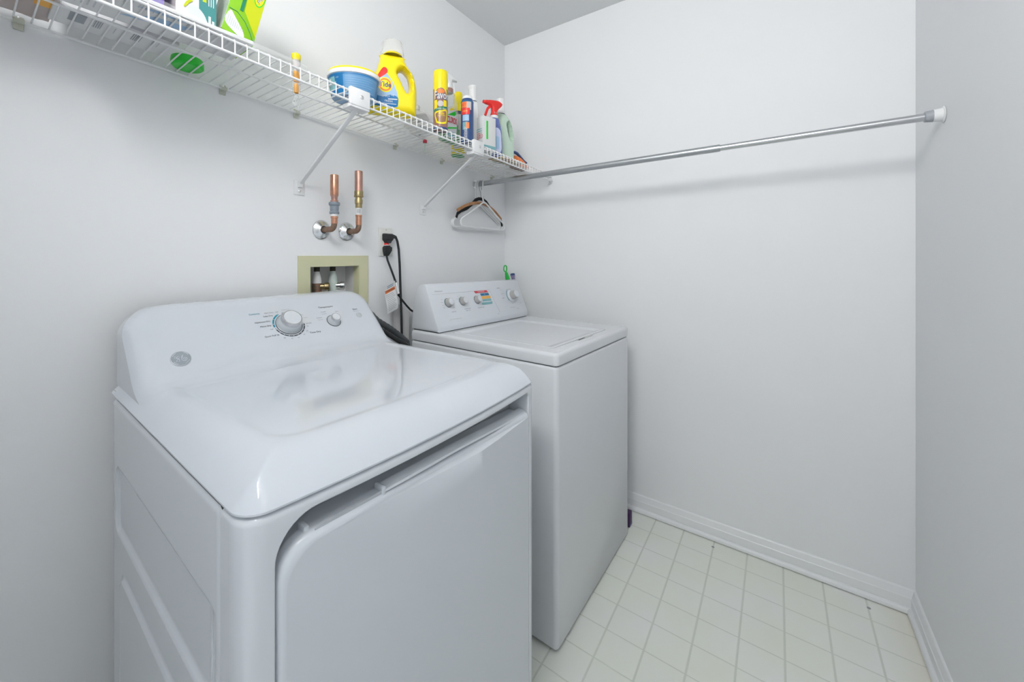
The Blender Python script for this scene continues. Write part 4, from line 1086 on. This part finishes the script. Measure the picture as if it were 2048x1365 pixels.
P = Pillow(smoothloop([(-.046, 0), (.046, 0), (.0505, .010), (.050, .07), (.045, .115), (.032, .168), (.020, .200), (.0145, .213), (-.0145, .213), (-.020, .200), (-.032, .168), (-.045, .115), (-.050, .07), (-.0505, .010)], 3), [], .028, .022)
P.mesh(MB()).build('bottle', 'cloroxclear', t, smooth=60)
P2 = Pillow(smoothloop([(-.0435, .003), (.0435, .003), (.0475, .012), (.047, .085), (-.047, .085), (-.0475, .012)], 3), [], .0258, .020); P2.mesh(MB()).build('liquid', 'liquid', t, smooth=60)
trigger_head(t, 'white', 'white', .226, .86)
MB().lathe([(.0162, .208), (.0168, .210), (.0168, .225), (.0155, .227), (0, .227)], 24).build('collar', 'brown', t)
lb = MB()
def back(f): return lambda p: tuple(Vector((-1, -1, 1)) * Vector(f(p)))
f = P.on(.0012)
def bpatch(poly, m, lift):
    q = MB(); P.patch(q, poly, m, lift); lb.add([(-x, -y_, z) for x, y_, z in q.v], q.f, m)
bpatch(smoothloop([(-.044, .016), (.000, .016), (.012, .03), (.016, .100), (.006, .132), (-.026, .140), (-.040, .110), (-.045, .03)], 3), 'paper', .0008); bpatch([(.026, .060), (.040, .060), (.038, .105), (.026, .120)], 'beige', .0008)
bpatch([(-.040, .104), (.006, .130), (.012, .118), (.0, .108)], 'green', .0012); bpatch([(-.030, .122), (-.010, .130), (.0, .136), (-.02, .138)], 'yellow', .0015)
bpatch([(-.043, .046), (.014, .060), (.014, .066), (-.043, .053)], 'green', .0012); bpatch([(-.043, .018), (.0, .018), (.008, .03), (.0, .040), (-.043, .038)], 'lteal', .0011)
q = MB(); P.text(q, 'CLOROX', .034, 'redprint', -.014, .086, .0018, sx=.40, bold=.03); lb.add([(-x, -y_, z) for x, y_, z in q.v], q.f, 'redprint')
lb.build('label', None, t, smooth=60, fixn=False)

# --- yellow bottle behind
t = onshelf('squeeze_bottle', 'yellow bottle peeping out behind the clear green spray bottle', 'bottle', -.555, -.100, R(-40))
MB().lathe([(.032, .004), (.032, .200), (.029, .225), (.020, .240), (0, .240)], 32, 'yellow').lathe([(0, 0), (.030, 0), (.032, .004)], 32, 'liquid').build('body', None, t)
MB().lathe([(.021, .238), (.0205, .285), (.016, .294), (0, .295)], 24).build('cap', 'yellow', t)
b = MB(); cpatch(b, .032, -50, 50, .03, .195, 'beige'); cpatch(b, .032, -50, 50, .185, .200, 'dark', .0008); b.build('label', None, t, smooth=60, fixn=False)

# --- navy aerosol can
t = onshelf('cleaner_can', 'navy blue aerosol cleaner can with orange and red printing', 'spray can', -.688, -.258, R(-36)); t.scale = (1, 1, 1.03)
RB = .0262
MB().lathe([(0, .001), (.024, .001), (RB, .004), (RB, .160), (.0255, .164), (.0225, .172), (.0215, .174)], 40).build('can', 'navy', t)
MB().lathe([(.0262, .1585), (.0270, .1605), (.0262, .1625)], 40).build('top_rim', 'blueprint', t)
MB().lathe([(.0218, .171), (.0205, .178), (.0205, .184), (.016, .187), (0, .187)], 32).build('cap', 'white', t)
lb = MB()
cpatch(lb, RB, -75, -20, .134, .158, 'orange'); cpatch(lb, RB, -20, 22, .126, .158, 'beige'); cpatch(lb, RB, -75, 8, .108, .133, 'red', .0006)
cpatch(lb, RB, -60, 0, .082, .106, 'ltblue'); cpatch(lb, RB, -60, -14, .048, .078, 'lteal', .0006); cpatch(lb, RB, -26, 2, .052, .076, 'orange', .0007)
lb.build('label', None, t, smooth=60, fixn=False)
lt = MB()
def vtext(b_, s_, size, m, Rr, a, z, lift=.0012, sx=1.0):
    """text running up the can"""
    f_ = cyl(Rr, 0, lift, R(a)); b_.text(s_, size, m, fn=lambda p: f_((-p[1], z + p[0] * sx, p[2])), thick=.0001)
lt.text('KIT', .014, 'red', fn=cyl(RB, .146, .0012, R(-45)), thick=.0001); lt.text('NEW', .010, 'amber', fn=cyl(RB, .120, .0012, R(-35)), thick=.0001)
vtext(lt, 'eliminator', .020, 'paper', RB, -36, .034, sx=.62)
lt.build('lettering', None, t, smooth=0, fixn=False)

# --- white flip-top bottle
t = onshelf('white_bottle', 'tall slim white bottle with blue side lettering, behind the navy can', 'bottle', -.572, -.198, R(-20)); t.scale = (1, 1, 1.07)
P = Pillow(smoothloop([(-.036, 0), (.036, 0), (.0395, .008), (.038, .07), (.033, .12), (.027, .17), (.0245, .200), (.020, .212), (-.020, .212), (-.0245, .200), (-.027, .17), (-.033, .12), (-.038, .07), (-.0395, .008)], 3), [], .023, .02)
P.mesh(MB()).build('body', 'white', t, smooth=60)
MB().lathe([(.0185, .210), (.0185, .218), (.0170, .220), (.0165, .258), (.0195, .262), (.0200, .270), (.017, .274), (0, .275)], 28).build('cap', 'white', t)
lt = MB()
for q, (s_, sz) in enumerate((('A', .014), ('W', .014), ('2', .016), ('R', .016), ('E', .018), ('N', .020), ('S', .020))): P.text(lt, s_, sz, 'blueprint', .018 + .002 * q * .5, .118 - q * .0165, .0010)
lt.build('lettering', None, t, smooth=0, fixn=False)

# --- white carton
t = onshelf('powder_box', 'white carton with red-outlined lettering and pale green bars, between the white bottle and red sprayer', 'box', -.531, -.245, R(-12))
MB().box(-.046, .029, -.028, .026, .0, .150, bev=.0015).build('carton', 'paper', t)
b = MB(); T = frame((-.0467, 0, 0), (0, -1, 0), (0, 0, 1))
for q, m_ in enumerate(('lteal', 'lteal', 'sage', 'lteal')): b.box(-.020, .020, .092 - q * .009, .0955 - q * .009, 0, .0004, m_, T=T)
b.text('Bo', .034, 'redprint', T=T @ T_(.006, .064, .0004), thick=.0002, bold=.06); b.text('Bo', .034, 'paper', T=T @ T_(.006, .064, .0010), thick=.0002)
T2 = frame((-.010, -.0286, 0), (1, 0, 0), (0, 0, 1)); b.box(-.018, -.008, .05, .13, 0, .0004, 'green', T=T2); b.box(-.036, .036, .010, .024, 0, .0004, 'lteal', T=T2)
b.build('print', None, t, smooth=0, fixn=False)

# --- red-headed sprayer
t = onshelf('red_sprayer', 'blue spray bottle with bright red trigger head, in front of the pale green jug', 'spray bottle', -.460, -.236, R(-24))
P = Pillow(smoothloop([(-.030, 0), (.036, 0), (.040, .010), (.040, .07), (.034, .125), (.024, .163), (.0155, .178), (-.0155, .178), (-.022, .160), (-.030, .11), (-.034, .06), (-.034, .01)], 3), [], .025, .02)
P.mesh(MB()).build('bottle', 'spraybody', t, smooth=60)
lb = MB(); P.patch(lb, smoothloop([(-.020, .020), (.022, .020), (.024, .07), (.018, .115), (-.008, .125), (-.022, .08)], 3), 'lavender', .0008); P.patch(lb, [(-.010, .03), (.012, .03), (.012, .085), (-.010, .09)], 'ltblue', .0012); lb.build('label', None, t, smooth=60, fixn=False)
MB().lathe([(.0175, .174), (.0190, .177), (.0190, .186), (.0165, .188), (0, .188)], 24).build('collar', 'white', t)
h, Ph = trigger_head(t, 'red', 'red', .186, 1.02)
b = MB(); Ph.text(b, '3-1', .012, 'paper', .0, .012, .0010); b.build('lettering', None, h, smooth=0, fixn=False)

# --- pale green detergent jug
t = onshelf('softener_jug', 'pale green jug with moulded handle and white cap, right of the red sprayer', 'detergent', -.336, -.205, R(-20))
P = Pillow(smoothloop([(-.048, 0), (.046, 0), (.054, .010), (.055, .08), (.053, .14), (.043, .185), (.026, .214), (.009, .230), (.004, .238), (-.036, .238), (-.038, .225), (-.044, .195), (-.050, .150), (-.054, .08), (-.055, .012)], 4),
           [smoothloop([(.006, .185), (.018, .196), (.032, .176), (.039, .148), (.036, .118), (.028, .108), (.017, .132), (.009, .160)], 4)], .034, .024, .006, .010)
P.mesh(MB()).build('body', 'palegreen', t, smooth=60)
MB().lathe([(.021, .237), (.0225, .239), (.0215, .275), (.0225, .277), (.0215, .305), (.019, .310), (0, .311)], 28, T=T_(-.016, 0, 0)).build('cap', 'white', t)

# --- orange hand brush
t = onshelf('hand_brush', 'orange hand brush with dark bow handle at the far end of the shelf', 'brush', -.184, -.205, R(-4))
P = Pillow(smoothloop([(-.060, .016), (.060, .006), (.066, .012), (.060, .024), (.030, .044), (-.010, .060), (-.050, .064), (-.062, .056), (-.064, .03)], 4), [], .026, .016)
P.mesh(MB()).build('block', 'orange', t, smooth=60)
MB().tube([(-.060, 0, .060), (-.056, 0, .078), (-.040, 0, .083), (-.015, 0, .080), (.015, 0, .066), (.045, 0, .052), (.072, 0, .046)], [.006, .007, .0075, .0075, .007, .006, .0045], 12).build('handle', 'navy', t)
b = MB()
for i in range(12):
    for j in range(4): b.tube([(-.054 + i * .0098, -.016 + j * .0107, .017 - i * .0007), (-.055 + i * .0099, -.0165 + j * .011, .0004)], .0032, 6)
o = b.build('bristles', 'brown', t); o['kind'] = 'stuff'
# flat orange pack under the bottles at the end
t = onshelf('sponge_pack', 'flat orange-brown pack lying on the shelf wires beside the pale green jug', 'pack', -.330, -.240, R(-2))
MB().box(-.115, .075, -.030, .045, .0, .007, bev=.002).build('pack', mat('rust_film', (.50, .24, .14), .4, noise=(40, (.30, .36, .16), .9)), t)

# --- small things seen through the wires
t = thing('door_key', 'tiny red-topped key hanging through the shelf wires below the polish can', 'key', (-.848, -.1725, dz(-.848)))
MB().lathe([(.0075, -.004), (.0085, -.001), (.0085, .005), (.006, .0085), (0, .0095)], 6, T=T_(0, 0, -.0125)).build('head', 'redprint', t)
MB().box(-.0028, .0028, -.0012, .0012, -.050, -.0165, bev=.0006).build('blade', 'palegreen', t)
t = onshelf('white_card', 'sheet of white card lying flat on the wires near the polish can', 'card', -.905, -.228, 0)
MB().box(-.052, .018, -.030, -.024 + .0, 0, .0012).box(-.052, .018, -.024, .014, 0, .0012).build('sheet', 'paper', t)
t = onshelf('plastic_lid', 'bright green round plastic lid lying on the shelf against the wall, left part', 'dish', -1.606, -.048, 0)
MB().lathe([(0, .0), (.032, 0), (.0365, .004), (.037, .012), (.0355, .022), (.033, .024), (0, .024)], 40, sx=1.0, sy=.95).build('lid_disc', 'green', t)  # round green plastic lid, a closed disc

# --- flat cartons lying at the left end
def panel_print(b, T, seed, w_, h_):
    rnd = random.Random(seed)
    b.box(.02, .045, h_ * .15, h_ * .8, 0, .0003, 'greyprint', T=T)
    x = .055
    while x < w_ - .02:
        if rnd.random() < .35:
            for k in range(5): b.box(x + k * .0035, x + k * .0035 + .0012 + .0012 * rnd.random(), h_ * .2, h_ * .75, 0, .0003, 'greyprint', T=T)
            x += .026
        else: b.box(x, x + .0016, h_ * (.15 + .2 * rnd.random()), h_ * (.6 + .25 * rnd.random()), 0, .0003, 'lightprint', T=T)
        x += .010 + .006 * rnd.random()
t = onshelf('white_carton', 'white carton with bar codes underneath, at the back of the shelf, left end', 'carton', -1.755, -.112, 0)
MB().box(-.105, .100, -.044, .050, .0, .150, bev=.0015).build('carton', 'paper', t)  # height out of view raised to keep light off the wall behind
b = MB(); panel_print(b, frame((-.10, .026, -.0004), (1, 0, 0), (0, -1, 0)), 3, .195, .066); b.build('bar_codes', None, t, smooth=0, fixn=False)
t = onshelf('tissue_carton', 'flat white carton with blue peak design underneath, at the front of the shelf, left end', 'carton', -1.705, -.236, 0)
MB().box(-.16, .155, -.062, .062, .0, .0085, bev=.001).build('carton', 'paper', t)
b = MB(); T = frame((-.155, .058, -.0004), (1, 0, 0), (0, -1, 0))
b.add([(.085, .030, 0), (.135, .075, 0), (.20, .085, 0), (.185, .060, 0), (.150, .045, 0)], [(0, 1, 2, 3, 4)], 'ltblue', T); b.add([(.10, .090, 0), (.15, .112, 0), (.21, .11, 0), (.17, .095, 0)], [(0, 1, 2, 3)], 'ltblue', T)
for q in range(24): b.box(.012 + q * .0115, .0132 + q * .0115, .086, .118 - .008 * (q % 3), 0, .0003, 'lightprint', T=T)
for q in range(5): b.box(.012 + q * .009, .0145 + q * .009, .018, .055, 0, .0003, 'lightprint', T=T)
b.build('print', None, t, smooth=0, fixn=False)
t = onshelf('wrapped_pack', 'mauve film-wrapped pack with orange label at the far left end of the shelf', 'pack', -1.955, -.115, 0)
b = MB(); b.grid(24, 16, lambda i, j: (-.10 + .20 * i, -.085 + .17 * j, .0005 + .003 * sin(9 * i) * sin(7 * j) ** 2 * 0)); b.grid(24, 16, lambda i, j: (-.10 + .20 * i, -.085 + .17 * j, .0005 + .05 * (max(0, sin(PI * i)) * max(0, sin(PI * j))) ** .35 + .002 * sin(21 * i + 5 * j)))
b.build('wrapper', 'pinkfilm', t)
b = MB(); b.box(.018, .098, -.080, -.020, -.0008, .0002, 'amber'); b.box(.072, .096, -.024, .012, -.0009, .0002, 'amber'); b.build('label', None, t, smooth=0)

# --- upright cartons standing on the flat one
UP = .0088
t = onshelf('purple_carton', 'purple carton standing left of the white and teal carton, cut by the picture edge', 'carton', -1.738, -.238, 0, lift=UP)
MB().box(-.036, .022, -.036, .045, 0, .205, bev=.001).build('carton', 'purple', t)
b = MB(); b.text('clean relief', .014, 'paper', T=frame((.012, -.0366, .10), (0, 0, -1), (1, 0, 0)), thick=.0002); b.build('lettering', None, t, smooth=0, fixn=False)
t = onshelf('tissue_box', 'white and teal carton with sideways lettering, between purple and lime cartons', 'carton', -1.660, -.240, 0, lift=UP)
b = MB(); b.box(-.036, .040, -.034, .045, 0, .215, 'paper', bev=.001); b.box(-.0365, -.0358, -.0335, .0445, .001, .214, 'beige'); b.build('carton', None, t)
b = MB(); T = frame((0, -.0344, 0), (1, 0, 0), (0, 0, 1))
b.box(.006, .0395, .001, .214, 0, .0004, 'cardteal', T=T)
b.prism(smoothloop([(-.014, .002), (.020, .002), (.018, .022), (.006, .036), (-.006, .038), (-.014, .030)], 3), 0, .0008, 'panel', T=T, axis='z')
b.prism(smoothloop([(-.020, .028), (-.012, .040), (-.006, .046), (-.010, .048), (-.018, .040), (-.022, .030)], 3), 0, .0010, 'limey', T=T, axis='z')
b.box(.013, .020, .055, .095, 0, .0008, 'limey', T=T)
TR = T @ T_(-.018, .085, .0006) @ Matrix.Rotation(-PI / 2, 4, 'Z'); b.text('dred', .024, 'dark', T=TR, thick=.0001, sx=.9)
b.text('sheets', .008, 'amber', T=T @ T_(-.001, .075, .0006) @ Matrix.Rotation(-PI / 2, 4, 'Z'), thick=.0001); b.text('120 ct', .008, 'greyprint', T=T @ T_(-.008, .075, .0006) @ Matrix.Rotation(-PI / 2, 4, 'Z'), thick=.0001)
for q in range(3): b.box(.024 + q * .0045, .0255 + q * .0045, .050, .12, 0, .0008, 'paper', T=T)
for q in range(2): b.box(.024 + q * .007, .0285 + q * .007, .004, .028 - q * .008, 0, .0008, 'paper', T=T)
b.build('print', None, t, smooth=0, fixn=False)
t = onshelf('duster_carton', 'lime green carton leaning to the right, tallest of the upright cartons', 'carton', -1.610, -.240, 0, lift=UP + .0175, tilt=R(14))
b = MB(); b.box(0, .070, -.034, .060, 0, .245, 'lime', bev=.001); b.box(-.0006, .0002, -.0335, .0595, .001, .244, 'sage'); b.build('carton', None, t)
b = MB(); T = frame((0, -.0344, 0), (1, 0, 0), (0, 0, 1))
b.add([(.034, .070, 0), (.0695, .024, 0), (.0695, .16, 0), (.030, .16, 0)], [(0, 1, 2, 3)], 'limey', T @ T_(0, 0, .0003))
b.box(.024, .031, .066, .20, 0, .0006, 'dgreen', T=T)
b.prism(ell(.056, .130, .0125, .030), 0, .0009, 'green', T=T, axis='z'); b.prism(ell(.056, .130, .0105, .027), 0, .0012, 'yellow', T=T, axis='z')
b.text('Swiffer', .016, 'navy', T=T @ T_(.056, .130, .0016) @ Matrix.Rotation(-PI / 2, 4, 'Z'), thick=.0002)
b.text('Swiffer', .0155, 'paper', T=T @ T_(.0565, .1305, .0022) @ Matrix.Rotation(-PI / 2, 4, 'Z'), thick=.0002)
b.text('dusters', .012, 'paper', T=T @ T_(.040, .125, .0010) @ Matrix.Rotation(-PI / 2, 4, 'Z'), thick=.0002)
b.prism(smoothloop([(.002, .020), (.030, .006), (.046, .006), (.042, .020), (.020, .042), (.006, .052)], 3), 0, .0007, 'paper', T=T, axis='z')
for q in range(9): b.box(.006 + q * .0042, .0068 + q * .0042, .018, .040 - q * .002, 0, .0010, 'lightprint', T=T)
b.tube([T @ Vector((x, z, .0004)) for x, z in ((.003, .056), (.020, .058), (.040, .046), (.056, .028), (.069, .008))], .0008, 5, 'dgreen')
b.build('print', None, t, smooth=0, fixn=False)

# --- clear bag along the front edge with the duster refill
t = thing('plastic_sleeve', 'long clear plastic sleeve lying along the front edge of the shelf', 'plastic sleeve', (-1.62, -.305, dz(-1.62)))
b = MB()
def slv(i, j):
    x = -.22 + .415 * i; zz = (.002 + .011 * j) * (1 - .25 * sstep(.75, 1, i))
    return (x, -.0085 + .005 * j + .002 * sin(11 * i + 2 * j), -.0315 * x + .003 + zz + .0015 * sin(7 * i))
b.grid(40, 6, slv); b.grid(40, 6, lambda i, j: tuple(Vector(slv(i, j)) + Vector((0, .004 + .006 * (1 - j), .0004)))); b.build('film', 'film', t)
t = thing('duster', 'orange and yellow duster handle in clear packaging, hanging through the front wires', 'duster', (-1.4356, -.279, dz(-1.4356) + .004))
b = MB()
b.lathe([(0, -.030), (.007, -.029), (.0085, -.020), (.0072, -.008), (.0060, -.002)], 16, 'sunny', sx=1.05, sy=.75)
b.lathe([(.0058, -.058), (.0066, -.050), (.0062, -.040), (.0045, -.034), (0, -.033)], 16, 'sunny', sx=1.0, sy=.75)
b.lathe([(.0062, -.003), (.0085, .006), (.0098, .018), (.0095, .030)], 16, 'beige', sx=1.0, sy=.75)
b.build('handle', None, t)
MB().lathe([(.0100, .026), (.0118, .032), (.0115, .041), (.008, .044), (0, .0445)], 20, sx=1.0, sy=.8).build('tip', 'yellow', t)
MB().lathe([(.0108, -.060), (.0112, -.02), (.0108, .0), (.0112, .030)], 16, sx=1.0, sy=.8).build('sleeve', 'film', t)
b = MB()
for s_ in (-1, 1): b.tube([(s_ * .004, 0, -.062), (s_ * .009, 0, -.075), (s_ * .009, 0, -.092), (s_ * .006, 0, -.097), (s_ * .003, 0, -.090), (s_ * .003, 0, -.070)], .0009, 6)
b.build('hanging_loop', 'lightprint', t)

# ================================================================== NAIL HEADS IN THE FLOOR
for x, y, lb in ((-.060, -1.058, 'small metal nail head in the vinyl floor, left one near the far baseboard'), (-.066, -1.517, 'small metal nail head in the vinyl floor, right one near the corner')):
    o = MB().lathe([(.0052, 0), (.0052, .0006), (.004, .0010), (0, .0011)], 16).build('floor_nail', 'greyprint'); o.location = (x, y, .0001)
    tag(o, lb, 'nail', 'nail heads in the floor')
